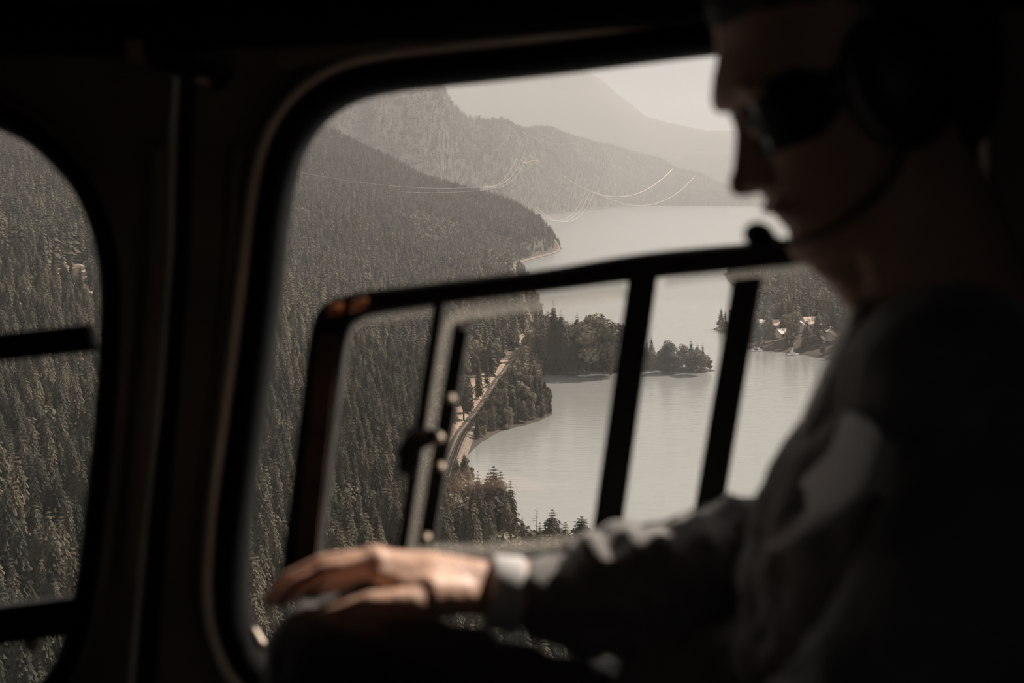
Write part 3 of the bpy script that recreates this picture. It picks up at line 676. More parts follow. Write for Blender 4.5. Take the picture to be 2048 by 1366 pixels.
boat(1514, 703, 3.4, -.3, 'white motor boat at the jetty beside the right bar')
boat(1524, 699, 3.0, .4, 'second white motor boat, just right of the one beside the bar')
boat(1195+20, 743, 2.2, .4, 'tiny white boat at the shore of the spit beside the left bar')
for (u, v, L, rz, lb) in ((1530, 697, 8, .25, 'wooden jetty with boats on the far bank near the right bar'), (1512, 690, 4, -.2, 'short jetty beside the right bar'), (1573, 702, 5, .1, 'low jetty left of the sailing boat')):
    p = PZ(u, v, LAKE); rt = empty('jetty', (p.x, p.y, LAKE)); tag(rt, lb, 'jetty'); R = Matrix.Rotation(rz, 3, 'Z')
    Acc().box((p.x, p.y, LAKE+.9), (L, 1.1, .12), R).obj('deck', M['dock'], rt)
    for k in (-.8, 0, .8):
        q_ = Vector((p.x, p.y, LAKE))+R @ Vector((k*L, 0, 0)); Acc().tube([q_-Vector((0, 0, 1)), q_+Vector((0, 0, 1.2))], [.15, .15], seg=6).obj('pile', M['bark'], rt)

# ------------------------------------------------------------------ aircraft cabin
NRM = Vector((.12, 1, -.08)); NL = NRM.length; NRM /= NL; PD = 1.5/NL       # wall plane
E1 = Vector((1, -.12, 0)).normalized(); E2 = E1.cross(-NRM).normalized()
E2 = E2 if E2.z > 0 else -E2
WC = NRM*PD
def Wp(u, v, off=0.):
    r = Vector(ray(u, v)); return r*((PD-off)/r.dot(NRM))
def W2(u, v): q = Wp(u, v)-WC; return (q.dot(E1), q.dot(E2))
def L3(a, b, off=0.): return WC+E1*a+E2*b-NRM*off
def offset(poly, d):
    poly = np.array(poly); t = np.roll(poly, -1, 0)-np.roll(poly, 1, 0); t /= np.linalg.norm(t, axis=1)[:, None]
    area = np.sum(poly[:, 0]*np.roll(poly[:, 1], -1)-np.roll(poly[:, 0], -1)*poly[:, 1]); nn = np.stack([t[:, 1], -t[:, 0]], 1)*(1 if area > 0 else -1)
    if np.ndim(d): d = np.asarray(d)[:, None]
    return poly+nn*d
def at3(poly, off): return [L3(a, b, off) for a, b in poly]
OUT1 = catmull([W2(u, v) for u, v in ((1435, 105), (1300, 121), (1100, 146), (900, 167), (790, 180), (710, 199), (650, 236), (607, 292), (584, 365), (570, 450), (558, 560), (540, 700), (520, 850), (500, 1000), (491, 1100), (489, 1190), (498, 1250),
    (525, 1312), (580, 1350), (660, 1372), (800, 1372), (1100, 1338), (1500, 1292), (1680, 1270), (1790, 1235), (1840, 1150), (1862, 900), (1880, 600), (1890, 300), (1880, 160), (1835, 85), (1750, 68), (1600, 86))], 240)
OUT2 = catmull([W2(u, v) for u, v in ((0, 262), (60, 291), (118, 345), (160, 402), (190, 480), (203, 560), (203, 650), (198, 750), (190, 850), (180, 950), (168, 1060), (152, 1180), (125, 1290), (70, 1375), (-30, 1430), (-200, 1450), (-500, 1440), (-620, 1380), (-680, 1200), (-690, 900), (-660, 500), (-600, 300), (-500, 210), (-300, 190), (-100, 225))], 200)
wall = empty('wall_left'); tag(wall, 'painted metal cabin wall with rounded windows', kind='structure')
def plate(name, outer, holes, off, thick, m, parent):
    """flat plate in the wall plane with holes"""
    cu = bpy.data.curves.new('c', 'CURVE'); cu.dimensions = '2D'; cu.fill_mode = 'BOTH'; cu.extrude = thick/2
    for L in [outer]+holes:
        s = cu.splines.new('POLY'); s.points.add(len(L)-1)
        for p, (a, b) in zip(s.points, L): p.co = (a, b, 0, 1)
        s.use_cyclic_u = True
    o = bpy.data.objects.new('t', cu); COL.objects.link(o); dg = bpy.context.evaluated_depsgraph_get()
    me = bpy.data.meshes.new_from_object(o.evaluated_get(dg), depsgraph=dg); bpy.data.objects.remove(o)
    R = Matrix((( E1.x, E2.x, -NRM.x), (E1.y, E2.y, -NRM.y), (E1.z, E2.z, -NRM.z))).to_4x4(); R.translation = WC-NRM*off
    me.transform(R); me.name = name; return link(name, me, m, parent)
G1 = offset(OUT1, .030); G2 = offset(OUT2, .028)
# seam line between the two panels
seamL = [W2(u, v) for u, v in ((352, -260), (352, 150), (345, 260), (340, 500), (318, 800), (290, 1050), (262, 1366), (235, 1700), (200, 2300))]
seamR = [W2(u, v) for u, v in ((398, -260), (398, 150), (394, 260), (386, 500), (365, 800), (342, 1050), (318, 1366), (290, 1700), (250, 2300))]
plate('panel', seamR+[(1.75, seamR[-1][1]), (1.75, seamR[0][1])], [G1], .0, .02, M['panel'], wall)
plate('panel', [(-1.6, seamL[0][1])]+seamL+[(-1.6, seamL[-1][1])], [G2], .0, .02, M['panel'], wall)
lp = [L3(a-.02, b, -.025) for a, b in seamL]; rp2 = [L3(a+.02, b, -.025) for a, b in seamR]
link('seam_channel', mesh('seam_channel', *loft([lp, rp2, [p+NRM*.01 for p in rp2], [p+NRM*.01 for p in lp], lp], False)), M['rubber'], wall)
def rib(pts, w_, h_, m, name='rib', off=.01):
    c = catmull([W2(*p) for p in pts], 40, False); t = np.gradient(c, axis=0); t /= np.linalg.norm(t, axis=1)[:, None]; nn = np.stack([-t[:, 1], t[:, 0]], 1)
    loops = [[L3(*(p+q*w_*math.cos(a)), off+h_*math.sin(a)) for p, q in zip(c, nn)] for a in np.linspace(0, math.pi, 9)]
    return link(name, mesh(name, *loft(loops, False)), m, wall, True)
rib(((318, 300), (314, 520), (296, 760), (278, 950), (258, 1160)), .012, .007, M['panel'])
rib(((456, 700), (447, 800), (437, 900), (430, 960)), .006, .004, M['lip'])
rib(((478, 300), (468, 500), (445, 760), (415, 1000), (402, 1200)), .009, .006, M['panel'])
def window(name, outl, gout, lipw, label, lipm='lip'):
    wn = empty(name); tag(wn, label, kind='structure')
    prof = [(.030, .010), (.028, .020), (.022, .026), (.012, .024), (.003, .014), (0, .004), (0, -.020), (.008, -.026)]
    link('rubber_seal', mesh('rubber_seal', *loft([at3(offset(outl, d), o_) for d, o_ in prof], True)), M['rubber'], wn, True)
    lip = [(.0285, .008), (.0285, .021), (.032, .025), (.036, .026), (.040, .023), (.0415, .008)]
    link('metal_lip', mesh('metal_lip', *loft([at3(offset(outl, d*lipw if d > .03 else d), o_) for d, o_ in lip], True)), M[lipm], wn, True)
    gl = plate('glass', [tuple(p) for p in offset(outl, .006)], [], -.016, .004, glass, wn)
    return wn
glass = bpy.data.materials.new('window_glass'); glass.use_nodes = True; n = glass.node_tree; n.nodes.clear()
oo = n.nodes.new('ShaderNodeOutputMaterial'); mx = n.nodes.new('ShaderNodeMixShader'); tr = n.nodes.new('ShaderNodeBsdfTransparent'); gs = n.nodes.new('ShaderNodeBsdfGlossy'); fw_ = n.nodes.new('ShaderNodeLayerWeight'); pw = n.nodes.new('ShaderNodeMath'); fr = n.nodes.new('ShaderNodeMath')
tr.inputs[0].default_value = (.975, .97, .96, 1); gs.inputs['Roughness'].default_value = .03; gs.inputs[0].default_value = (.8, .8, .8, 1); pw.operation = 'POWER'; pw.inputs[1].default_value = 5; fr.operation = 'MULTIPLY_ADD'; fr.inputs[1].default_value = .9; fr.inputs[2].default_value = .022
fw_.inputs[0].default_value = .5; n.links.new(fw_.outputs['Facing'], pw.inputs[0]); n.links.new(pw.outputs[0], fr.inputs[0])
n.links.new(fr.outputs[0], mx.inputs[0]); n.links.new(tr.outputs[0], mx.inputs[1]); n.links.new(gs.outputs[0], mx.inputs[2]); n.links.new(mx.outputs[0], oo.inputs[0])
window('window_1', OUT1, G1, 1.0, 'large rounded cabin window with black rubber seal')
window('window_2', OUT2, G2, .95, 'rounded window at the left edge of the photo with black rubber seal', 'panel')

# sliding pane in the large window
sw = empty('sliding_window', tuple(Wp(1000, 850))); tag(sw, 'black framed sliding window pane with bars and latch strip inside the large window', 'window', kind='thing')
SO = .012
def band(name, outer, inner, o0, o1, m, parent, bev=.002):
    a, b = outer, inner
    loops = [at3(a, o0), at3(a, o1-bev), at3(offset(a, -bev), o1), at3(offset(b, bev), o1), at3(b, o1-bev), at3(b, o0), at3(a, o0)]
    return link(name, mesh(name, *loft(loops, True)), m, parent)
def W2o(u, v, off):  # plane coordinates of the pixel at an offset in front of the glass
    q = Wp(u, v, off)-WC; return (q.dot(E1), q.dot(E2))
def cring(pts, k=200): return catmull([W2o(u, v, SO) for u, v in pts], k)
SF_O = cring(((1560, 481), (1300, 505), (1100, 537), (900, 562), (760, 579), (690, 592), (650, 608), (630, 640), (618, 700), (606, 800), (594, 900), (582, 1000), (570, 1100), (566, 1150), (580, 1180), (620, 1192), (800, 1178), (1100, 1152), (1400, 1120), (1640, 1095), (1740, 1080), (1775, 1040), (1800, 800), (1815, 600), (1812, 500), (1780, 462), (1700, 463)))
SF_I = cring(((1560, 532), (1300, 558), (1100, 583), (900, 607), (790, 622), (735, 632), (705, 650), (692, 690), (684, 740), (671, 840), (660, 930), (650, 1020), (642, 1090), (640, 1115), (650, 1130), (680, 1136), (850, 1128), (1100, 1106), (1400, 1076), (1640, 1050), (1700, 1035), (1720, 1010), (1740, 800), (1755, 640), (1756, 560), (1738, 520), (1690, 516)))
band('outer_frame', SF_O, SF_I, -.004, .022, M['frame'], sw, .004)
def bar(name, quad, o0, o1, m, parent=sw, bev=.003):
    q = np.array([W2o(u, v, SO) for u, v in quad]); c = q.mean(0)
    loops = [[L3(*p, o0) for p in q], [L3(*p, o1-bev) for p in q], [L3(*(c+(p-c)*(1-bev/np.linalg.norm(p-c))), o1) for p in q]]
    return link(name, mesh(name, *loft(loops, True, True)), m, parent)
bar('divider_bar', ((1256, 560), (1315, 552), (1240, 1085), (1180, 1092)), -.002, .016, M['frame'])
bar('divider_bar', ((1466, 560), (1523, 553), (1443, 1020), (1382, 1060)), -.002, .016, M['frame'])
tag(bar('bar_edge', ((1517, 558), (1524, 557), (1446, 1020), (1439, 1020)), .0, .0185, M['brown']), 'brown edge of the right bar')
tag(bar('lit_edge', ((640, 668), (684, 662), (636, 1130), (596, 1120)), .0, .0235, M['brown']), 'brown inner face of the left frame side, its light put into the colour')  # lighter brown overlay stands for light on the frame's inner side
bar('top_stop', ((868, 607), (888, 604), (812, 1108), (792, 1110)), -.002, .014, M['frame'])
ls = bar('latch_strip', ((908, 648), (940, 640), (868, 1085), (836, 1090)), -.002, .016, M['frame'])
for (u, v, r_) in ((925, 652, .0042), (903, 797, .0048), (878, 875, .0062), (882, 933, .0048), (853, 1074, .0048)):
    p = Wp(u, v, SO+.012); Acc().ball(p, (r_, .014, r_)).obj('screw', M['metal'], ls, True)
for q4 in (((668, 612), (692, 606), (690, 628), (664, 632)), ((712, 606), (742, 596), (736, 616), (708, 624))): tag(bar('sun_spot_tab', q4, .02, .036, M['sun_orange'], sw), 'orange sun spot on the frame corner, put in as a raised tab')  # raised orange tabs put in for the sun spots on the frame
kn = Acc(); kn.tube([Wp(812, 905, .02), Wp(832, 880, .03), Wp(868, 872, .03)], [.011, .012, .008]); kn.tube([Wp(828, 870, .02), Wp(816, 930, .022)], [.011, .012])
kn.obj('latch_knob', M['frame'], sw, True)
Acc().tube([Wp(826, 868, .036), Wp(848, 868, .036)], [.005, .004]).obj('knob_edge', M['brown'], sw, True)
# clear acrylic with frosted rim
acr = bpy.data.materials.new('frosted_acrylic_edge'); acr.use_nodes = True; n = acr.node_tree; b = n.nodes['Principled BSDF']; b.inputs['Base Color'].default_value = (.72, .66, .6, 1); b.inputs['Roughness'].default_value = .5
oo = n.nodes['Material Output']; mx = n.nodes.new('ShaderNodeMixShader'); tr = n.nodes.new('ShaderNodeBsdfTransparent'); tl = n.nodes.new('ShaderNodeBsdfTranslucent'); tl.inputs[0].default_value = (.8, .74, .68, 1)
m2 = n.nodes.new('ShaderNodeMixShader'); m2.inputs[0].default_value = .5; n.links.new(b.outputs[0], m2.inputs[1]); n.links.new(tl.outputs[0], m2.inputs[2])
mx.inputs[0].default_value = .26; n.links.new(tr.outputs[0], mx.inputs[1]); n.links.new(m2.outputs[0], mx.inputs[2]); n.links.new(mx.outputs[0], oo.inputs[0])
def rimstrip(pts, w_, name='pane_edge'):
    c = catmull([W2o(u, v, SO) for u, v in pts], 60, False); t = np.gradient(c, axis=0); t /= np.linalg.norm(t, axis=1)[:, None]; nn = np.stack([-t[:, 1], t[:, 0]], 1)
    loops = [[L3(*(p+q*s*w_), o_) for p, q in zip(c, nn)] for s, o_ in ((-1, .001), (-1, .007), (1, .007), (1, .001), (-1, .001))]
    return link(name, mesh(name, *loft(loops, False)), acr, sw)
tag(rimstrip(((824, 1106), (846, 960), (870, 820), (892, 680), (900, 650), (925, 627), (1000, 614), (1130, 598), (1250, 582)), .0075), 'frosted clear edge of the inner pane')
rimstrip(((668, 800), (684, 690), (700, 652), (740, 638), (862, 622)), .0045)
rimstrip(((830, 1100), (950, 1102), (1060, 1094), (1180, 1082)), .006)
rimstrip(((1330, 566), (1400, 556), (1530, 544), (1700, 524)), .004)
plate('pane', [tuple(p) for p in SF_I], [], -.002, .004, glass, sw)
# frame bars in the left window
sw2 = empty('window_frame', tuple(Wp(60, 950))); tag(sw2, 'black sliding frame with two cross bars inside the left window', 'window', kind='thing')
bar('cross_bar', ((-640, 735), (178, 648), (186, 704), (-640, 790)), -.002, .018, M['frame'], sw2)
bar('cross_bar', ((-640, 1290), (158, 1192), (130, 1272), (-640, 1370)), -.002, .018, M['frame'], sw2)
Acc().ball(Wp(62, 1292, .02), (.010, .006, .007)).obj('glint_bead', M['metal'], sw2, True)  # glint by the lower bar, added as a metal bead
g_ = Acc().tube([Wp(508, 1262, .012), Wp(522, 1290, .016)], [.004, .006]).obj('corner_glint', M['metal']); tag(g_, 'glint at the lower left corner of the large window, added as a small shiny clip', 'clip')  # bright glint in the seal corner, added as a metal piece
# bracket on the door post
bk = empty('door_bracket', tuple(Wp(350, 140))); tag(bk, 'dark metal bracket on the post between the windows', 'bracket')
bar('plate', ((262, 122), (300, 92), (470, 150), (440, 182)), .012, .05, M['frame'], bk)
bar('bracket_block', ((280, 92), (312, 92), (318, 138), (284, 132)), .05, .058, M['worn'], bk)  # block brightened to a coppery tone for the light on it
bar('bracket_lit_tip', ((414, 164), (440, 166), (446, 180), (420, 178)), .05, .056, M['lip'], bk)  # pale tip painted in for the lit end of the bracket
# shell of the cabin
yw = lambda x, z: (1.5-NRM.x*NL*x-NRM.z*NL*z)+.012
def slab_to_wall(z0, z1):
    v = [(x, y, z) for z in (z0, z1) for x, y in ((-1.65, -1.15), (1.9, -1.15), (1.9, yw(1.9, z)), (-1.65, yw(-1.65, z)))]
    return Acc().add(v, [(3, 2, 1, 0), (4, 5, 6, 7), (0, 1, 5, 4), (1, 2, 6, 5), (2, 3, 7, 6), (3, 0, 4, 7)])
ceil = slab_to_wall(.28, .33).obj('ceiling', M['lining']); tag(ceil, 'dark cabin ceiling lining', kind='structure')
fl = slab_to_wall(-.97, -.89).obj('floor', M['lining']); tag(fl, 'dark cabin floor', kind='structure')
tag(Acc().box((-1.62, .3, -.3), (.03, 1.7, .75)).obj('wall_front', M['lining']), 'dark forward bulkhead', kind='structure')
tag(Acc().box((1.85, .3, -.3), (.03, 1.7, .75)).obj('wall_rear', M['lining']), 'dark rear bulkhead', kind='structure')
# opposite wall with its own window, behind the photographer
ow = Acc(); ow.box((.1, -1.1, -.55), (2, .03, .38)); ow.box((.1, -1.1, .22), (2, .03, .12)); ow.box((-1.15, -1.1, -.07), (.85, .03, .2)); ow.box((1.2, -1.1, -.07), (.85, .03, .2))
tag(ow.obj('wall_right', M['lining']), 'opposite cabin wall with one window', kind='structure')
# trims along the ceiling edge
c = [Wp(u, v, .03) for u, v in ((-700, 60), (0, 52), (300, 58), (430, 40), (700, 30), (1100, 8), (1500, -18), (2300, -60))]
tag(Acc().tube(c, [(.022, .03)]*8, side=(0, 1, 0)).obj('trim_1', M['rubber'], None, True), 'black moulding where wall meets ceiling', kind='structure')
c = [Wp(u, v, .02) for u, v in ((560, 110), (700, 88), (1000, 56), (1400, 20), (1800, -14))]
tag(Acc().tube(c, [(.006, .016)]*5, side=(0, 1, 0)).obj('trim_2', M['panel'], None, True), 'worn metal rail above the large window', kind='structure')

# ------------------------------------------------------------------ the man
man = empty('person', (.42, 1.08, -.62)); tag(man, 'man in charcoal suit, headset and sunglasses looking down out of the window, hand on knee', 'person')
HY = 1.07; K = HY/F
fw = Vector((-.92, 0, -.39)).normalized(); up = Vector((-.39, 0, .92)).normalized(); sdv = Vector((0, 1, 0))
HO = P(1480, 238, HY)
S_ = K*2709/1.0/100*1.0      # one 'centimetre' of the face at this distance
def H(f, s, u): return HO+fw*(f*S_)+sdv*(s*S_)+up*(u*S_)
body = Acc()
hs = [(11.4, -7, -11, 1.5), (11.1, -5, -13, 3.6), (10, -2.6, -15.5, 5.4), (8, -1.0, -17.5, 6.8), (6, -.5, -18.4, 7.3), (4.8, -.2, -18.8, 7.5), (3.4, .75, -18.9, 7.6), (2.2, 1.35, -18.9, 7.5), (1.3, 1.6, -18.7, 7.4), (.9, 1.1, -18.7, 7.4), (.5, .1, -18.5, 7.3), (0, -.1, -18.4, 7.2), (-1.5, -.3, -18, 7.1),
      (-3, -.25, -17.3, 7.0), (-4.5, -.1, -16.5, 6.8), (-5.6, .4, -15.6, 6.5), (-6.3, .5, -15.0, 6.3), (-6.8, .35, -14.7, 6.15), (-7.15, -.15, -14.4, 6.1), (-7.6, .25, -14.2, 6.0), (-8.3, .1, -13.8, 5.7), (-8.9, -.3, -13.4, 5.4), (-9.8, .15, -13, 5.1), (-10.6, .35, -12.6, 4.8), (-11.3, .1, -12.4, 4.3), (-12, -.9, -12.3, 3.8), (-12.8, -2.0, -12.3, 3.2)]
loops = []
for (u_, f_, b_, w_) in hs:
    L = []
    for k_ in range(40):
        a = 2*math.pi*k_/40; c_, s_ = math.cos(a), math.sin(a)
        if c_ >= 0:
            L.append(H(-8+(f_+8)*(abs(c_)**(.85)), w_*(1 if s_ > 0 else -1)*abs(s_)**1.0*(1-.12*c_), u_))
        else: L.append(H(-8+(b_+8)*abs(c_), w_*s_, u_))
    loops.append(L)
body.add(*loft(loops, True, True))
# nose, lips, brows, eyes sockets, ears
body.add(*loft([[H(f0, -w0_, u0), H(f1, 0, u1), H(f0, w0_, u0), H(-2, 0, u0)] for (u0, f0, w0_, f1, u1) in ((.4, -.4, .7, .15, .4), (-1, -.4, .9, .95, -1), (-2, -.3, 1.1, 1.5, -2), (-3.2, -.1, 1.5, 2.15, -3.2), (-4.0, .1, 1.9, 2.65, -4.1), (-4.8, .2, 1.9, 2.6, -5.0), (-5.4, .3, 1.4, 1.6, -5.6))], True, True))
body.ball(H(1.75, 0, -4.45), tuple(x*S_ for x in (.95, .9, .95)))
for s_ in (-1, 1):
    body.ball(H(.7, s_*1.25, -4.6), tuple(x*S_ for x in (.8, .6, .6))); body.ball(H(.35, s_*1.6, -7), tuple(x*S_ for x in (.5, 1.4, .4)))
    body.ball(H(-9.3, s_*7.5, -1.6), tuple(x*S_ for x in (1.6, .55, 3.0))); body.ball(H(-9.6, s_*7.9, -.6), tuple(x*S_ for x in (2.0, .45, 1.9))); body.ball(H(-.9, s_*3.2, 1.6), tuple(x*S_ for x in (1.3, 2.6, .8)))
body.tube([P(1620, 492, HY), P(1680, 520, HY), P(1745, 560, HY)], [.014, .02, .03])
# neck, torso, limbs (inside the clothes)
neck0 = H(-9.5, 0, -8); 
body.tube([H(-8.5, 0, -7), H(-9, 0, -13), P(1905, 720, 1.08)], [(.058, .062), (.06, .062), (.075, .075)], side=(0, 1, 0))
tor = [(1985, 800), (1960, 930), (1930, 1080), (1915, 1280), (1930, 1480), (1960, 1600)]
body.tube([P(u, v, 1.10) for u, v in tor], [(.16, .085), (.175, .11), (.165, .11), (.155, .105), (.16, .11), (.16, .11)], side=(0, 1, 0))
ARM_R = [(P(1900, 850, 1.26), .05), (P(1720, 1010, 1.27), .045), (P(1570, 1105, 1.255), .04), (P(1400, 1140, 1.24), .038), (P(1200, 1175, 1.23), .033), (P(1060, 1182, 1.22), .028), (P(965, 1178, 1.215), .0245)]
body.tube([p for p, r in ARM_R], [r for p, r in ARM_R])
ARM_L = [(P(2080, 960, .93), .055), (P(1900, 1220, .89), .05), (P(1740, 1470, .87), .042), (P(1560, 1580, .93), .038), (P(1420, 1640, 1.0), .03)]
body.tube([p for p, r in ARM_L], [r for p, r in ARM_L])
# right hand on the knee
HY0 = 1.20
wr = P(965, 1172, 1.215)
fing = {
 'index': [(752, 1126, 1.19, .0105), (655, 1143, 1.178, .0095), (596, 1172, 1.175, .0085), (560, 1203, 1.175, .0072)],
 'middle': [(750, 1117, 1.212, .0108), (645, 1130, 1.205, .0098), (578, 1162, 1.203, .0088), (538, 1200, 1.203, .0074)],
 'ring': [(762, 1124, 1.235, .0102), (665, 1140, 1.236, .0092), (603, 1170, 1.237, .0082), (566, 1202, 1.238, .007)],
 'little': [(782, 1138, 1.257, .009), (706, 1156, 1.264, .0082), (662, 1180, 1.267, .0074), (634, 1204, 1.268, .0064)],
 'thumb': [(905, 1196, 1.185, .0165), (822, 1208, 1.155, .0135), (738, 1208, 1.145, .0108), (664, 1232, 1.143, .0085)]}
for nm, j in fing.items():
    pts = [P(u, v, y) for u, v, y, r in j]; rr = [r for *_, r in j]
    body.tube([wr.lerp(pts[0], .25)]+pts, [.017 if nm != 'thumb' else .018]+rr, seg=12)
    if nm != 'thumb': body.ball(pts[0]+Vector((0, 0, .001)), .0118)
body.tube([wr, P(850, 1152, 1.205), P(765, 1136, 1.205)], [(.024, .022), (.033, .021), (.036, .014)], side=(0, 1, 0))
body.tube([P(930, 1190, 1.195), P(850, 1190, 1.17), P(800, 1178, 1.175)], [.018, .02, .012])
# left hand resting in the lap
lw = P(1420, 1640, 1.0)
for k_ in range(4): body.tube([lw+Vector((-.02, -.03+.02*k_, 0)), lw+Vector((-.09, -.03+.021*k_, .004)), lw+Vector((-.13+.006*abs(k_-1), -.03+.022*k_, -.008)), lw+Vector((-.16+.008*abs(k_-1), -.03+.022*k_, -.026))], [.012, .0095, .0085, .007], seg=10)
body.tube([lw, lw+Vector((-.04, .03, -.0)), lw+Vector((-.09, .055, -.01))], [.014, .012, .008], seg=10); body.tube([lw, lw+Vector((-.08, 0, .002))], [(.03, .018), (.038, .014)], side=(0, 1, 0))
LEG_R = [(P(1960, 1640, 1.19), .085), (P(1500, 1590, 1.2), .074), (P(1200, 1515, 1.2), .064), (P(1000, 1438, 1.2), .058), (P(800, 1372, 1.2), .056), (P(672, 1340, 1.2), .054)]
kneeR = P(672, 1340, 1.2)
SHIN_R = [(kneeR, .054), (Vector((kneeR.x-.0, 1.2, kneeR.z-.10)), .05), (Vector((kneeR.x+.01, 1.2, -.62)), .045), (Vector((kneeR.x+.02, 1.2, -.83)), .035)]
dL = Vector((.04, -.27, -.0))
for A_ in (LEG_R, SHIN_R):
    body.tube([p for p, r in A_], [r for p, r in A_]); body.tube([p+dL for p, r in A_], [r for p, r in A_])
bd = remesh(body, 'body', .0034, M['skin'], man, 3)
# eyes
for s_ in (-1, 1):
    Acc().ball(H(-1.0, s_*3.1, -1.0), 1.2*S_).obj('eye', M['shirt'], man, True)
# hair
hair = Acc(); loops = []
for (u_, f_, b_, w_) in ((12.4, -7, -12, 1.5), (12.0, -4, -14.5, 4.4), (10.8, -1.6, -16.9, 6.3), (8.6, -.6, -18.9, 7.7), (6.8, -.4, -19.6, 8.1), (5.6, -1.4, -19.9, 8.2), (4.2, -4.5, -20, 8.2), (2, -6, -20, 8.1), (0, -6.6, -19.6, 7.9), (-2, -9.5, -19, 7.6), (-4, -11.5, -18, 7.2), (-6.5, -12.5, -16.6, 6.3), (-8, -13, -15.2, 5)):
    m_ = (f_+b_)/2; hl = (f_-b_)/2
    loops.append([H(m_+hl*math.cos(2*math.pi*k_/36), w_*(math.sin(2*math.pi*k_/36)), u_) for k_ in range(36)])
hair.add(*loft(loops, True, True))
remesh(hair, 'hair', .005, M['hair'], man, 3, lambda c: .002*mnoise.noise(c*90)+.003*mnoise.noise(c*30))
# suit jacket
def folds(amp, fr=28):
    def d(c):
        q = Vector((c.x*fr+c.z*fr*.5, c.y*fr*.7, c.z*fr*.6)); return amp*(mnoise.noise(q)+.5*mnoise.noise(q*2.3))
    return d
jk = Acc()
jt = [(1905, 660), (1930, 770), (1928, 870), (1915, 960), (1890, 1080), (1850, 1280), (1870, 1480), (1930, 1640)]
jk.tube([P(u, v, 1.10) for u, v in jt], [(.084, .074), (.118, .105), (.124, .128), (.134, .142), (.160, .15), (.178, .15), (.185, .15), (.19, .14)], side=(0, 1, 0), seg=24)
jk.tube([P(1780, 1330, 1.12), P(1560, 1375, 1.15), P(1330, 1410, 1.18)], [.09, .075, .05])
jk.tube([P(1905, 800, 1.0), P(1905, 800, 1.22)], [.085, .085])
SL = [(P(1880, 850, 2.0), .075), (P(1765, 1010, 1.265), .062), (P(1605, 1105, 1.255), .054), (P(1490, 1116, 1.245), .055), (P(1420, 1136, 1.24), .052), (P(1300, 1164, 1.235), .051), (P(1225, 1155, 1.23), .047), (P(1150, 1184, 1.225), .040), (P(1103, 1188, 1.222), .036)]
jk.tube([p for p, r in SL], [(r*1.05, r) for p, r in SL], side=(0, 1, 0), seg=20)
jk.tube([P(1112, 1202, 1.222), P(1180, 1235, 1.225), P(1300, 1240, 1.23)], [(.03, .040), (.034, .04), (.035, .03)], side=(0, 1, 0))
for (u, v, y, a, b, c_) in ((1190, 1106, 1.225, .03, .03, .018), (1250, 1086, 1.235, .022, .03, .016), (1335, 1080, 1.232, .034, .03, .022), (1420, 1054, 1.24, .028, .03, .02), (1465, 1036, 1.24, .02, .028, .02), (1250, 1120, 1.20, .05, .02, .014), (1375, 1120, 1.2, .05, .022, .02)):
    jk.ball(P(u, v, y), (a, b, c_), rot=Matrix.Rotation(-.35, 3, 'Y'))
AL = [(P(2080, 930, .94), .082), (P(1990, 1080, .91), .074), (P(1900, 1220, .895), .068), (P(1740, 1450, .88), .06), (P(1560, 1570, .93), .052), (P(1450, 1630, .99), .042)]
jk.tube([p for p, r in AL], [r for p, r in AL], seg=18)
FS = folds(.009, 34)
jacket = remesh(jk, 'suit_jacket', .0055, M['suit'], man, 3, lambda c: FS(c)*(1 if c.x < .2 and c.z < -.2 else .3))
def slab(pts, Y, th, name, m, label=None, dy=None):
    global jacket
    """soft cloth piece following traced outline, lying at depth Y"""
    n_ = len(pts); ys = dy or [Y]*n_
    a = [P(u, v, y) for (u, v), y in zip(pts, ys)]; c = sum(a, Vector())/n_
    loops = [[p+Vector((0, th, 0)) for p in a], a, [c+(p-c)*.88+Vector((0, -th*.5, 0)) for p in a], [c+(p-c)*.3+Vector((0, -th*.8, 0)) for p in a]]
    o = link(name, mesh(name, *loft(loops, True, True)), m, jacket, True)
    if label: tag(o, label)
    return o
M['lit_lapel'] = mat('lit_lapel_cloth', (.80, .74, .71), .6, noise_s=120, noise_a=.1)  # much paler than the suit: light on the lapels put into the cloth
slab(((1706, 828), (1755, 850), (1802, 896), (1780, 940), (1725, 1000), (1660, 1058), (1575, 1106), (1540, 1100), (1568, 1045), (1615, 975), (1655, 905)), .93, .02, 'lapel', M['lit_lapel'], 'lapel of the suit, the light on it put in as paler grey', [.96, .91, .87, .87, .88, .895, .93, .95, .985, .985, .98])
slab(((1722, 600), (1740, 640), (1722, 700), (1690, 770), (1650, 850), (1616, 880), (1604, 862), (1644, 770), (1684, 680)), 1.0, .02, 'lapel', M['lit_lapel'], 'far lapel, its faint light put in as paler grey', [1.04]*9)
# shirt collar and cuff
cf = Acc(); c0, c1 = P(976, 1183, 1.217), P(1040, 1190, 1.22); ax_ = (c1-c0).normalized()
loops = []
for t, r in ((0, .0265), (0, .0315), (.1, .0325), (.9, .0335), (1, .032), (1, .026)):
    p = c0.lerp(c1, t); s1 = Vector((0, 1, 0)); s1 = (s1-ax_*s1.dot(ax_)).normalized(); s2 = ax_.cross(s1)
    loops.append([p+s1*r*1.02*math.cos(a)+s2*r*math.sin(a) for a in np.linspace(0, 2*math.pi, 28, endpoint=False)])
cf.add(*loft(loops, True)); tag(cf.obj('shirt_cuff', M['shirt'], man, True), 'white shirt cuff')
cl = Acc(); cc = P(1862, 640, 1.08)
loops = [[P(1885, 640, 1.08)+Vector((r*math.cos(a)*1.15, r*math.sin(a)*1.05, z+.25*r*math.cos(a))) for a in np.linspace(0, 2*math.pi, 32, endpoint=False)] for r, z in ((.052, -.03), (.054, .012), (.058, .014), (.062, -.03))]
cl.add(*loft(loops, True)); cl.obj('shirt_collar', M['suit'], man, True)
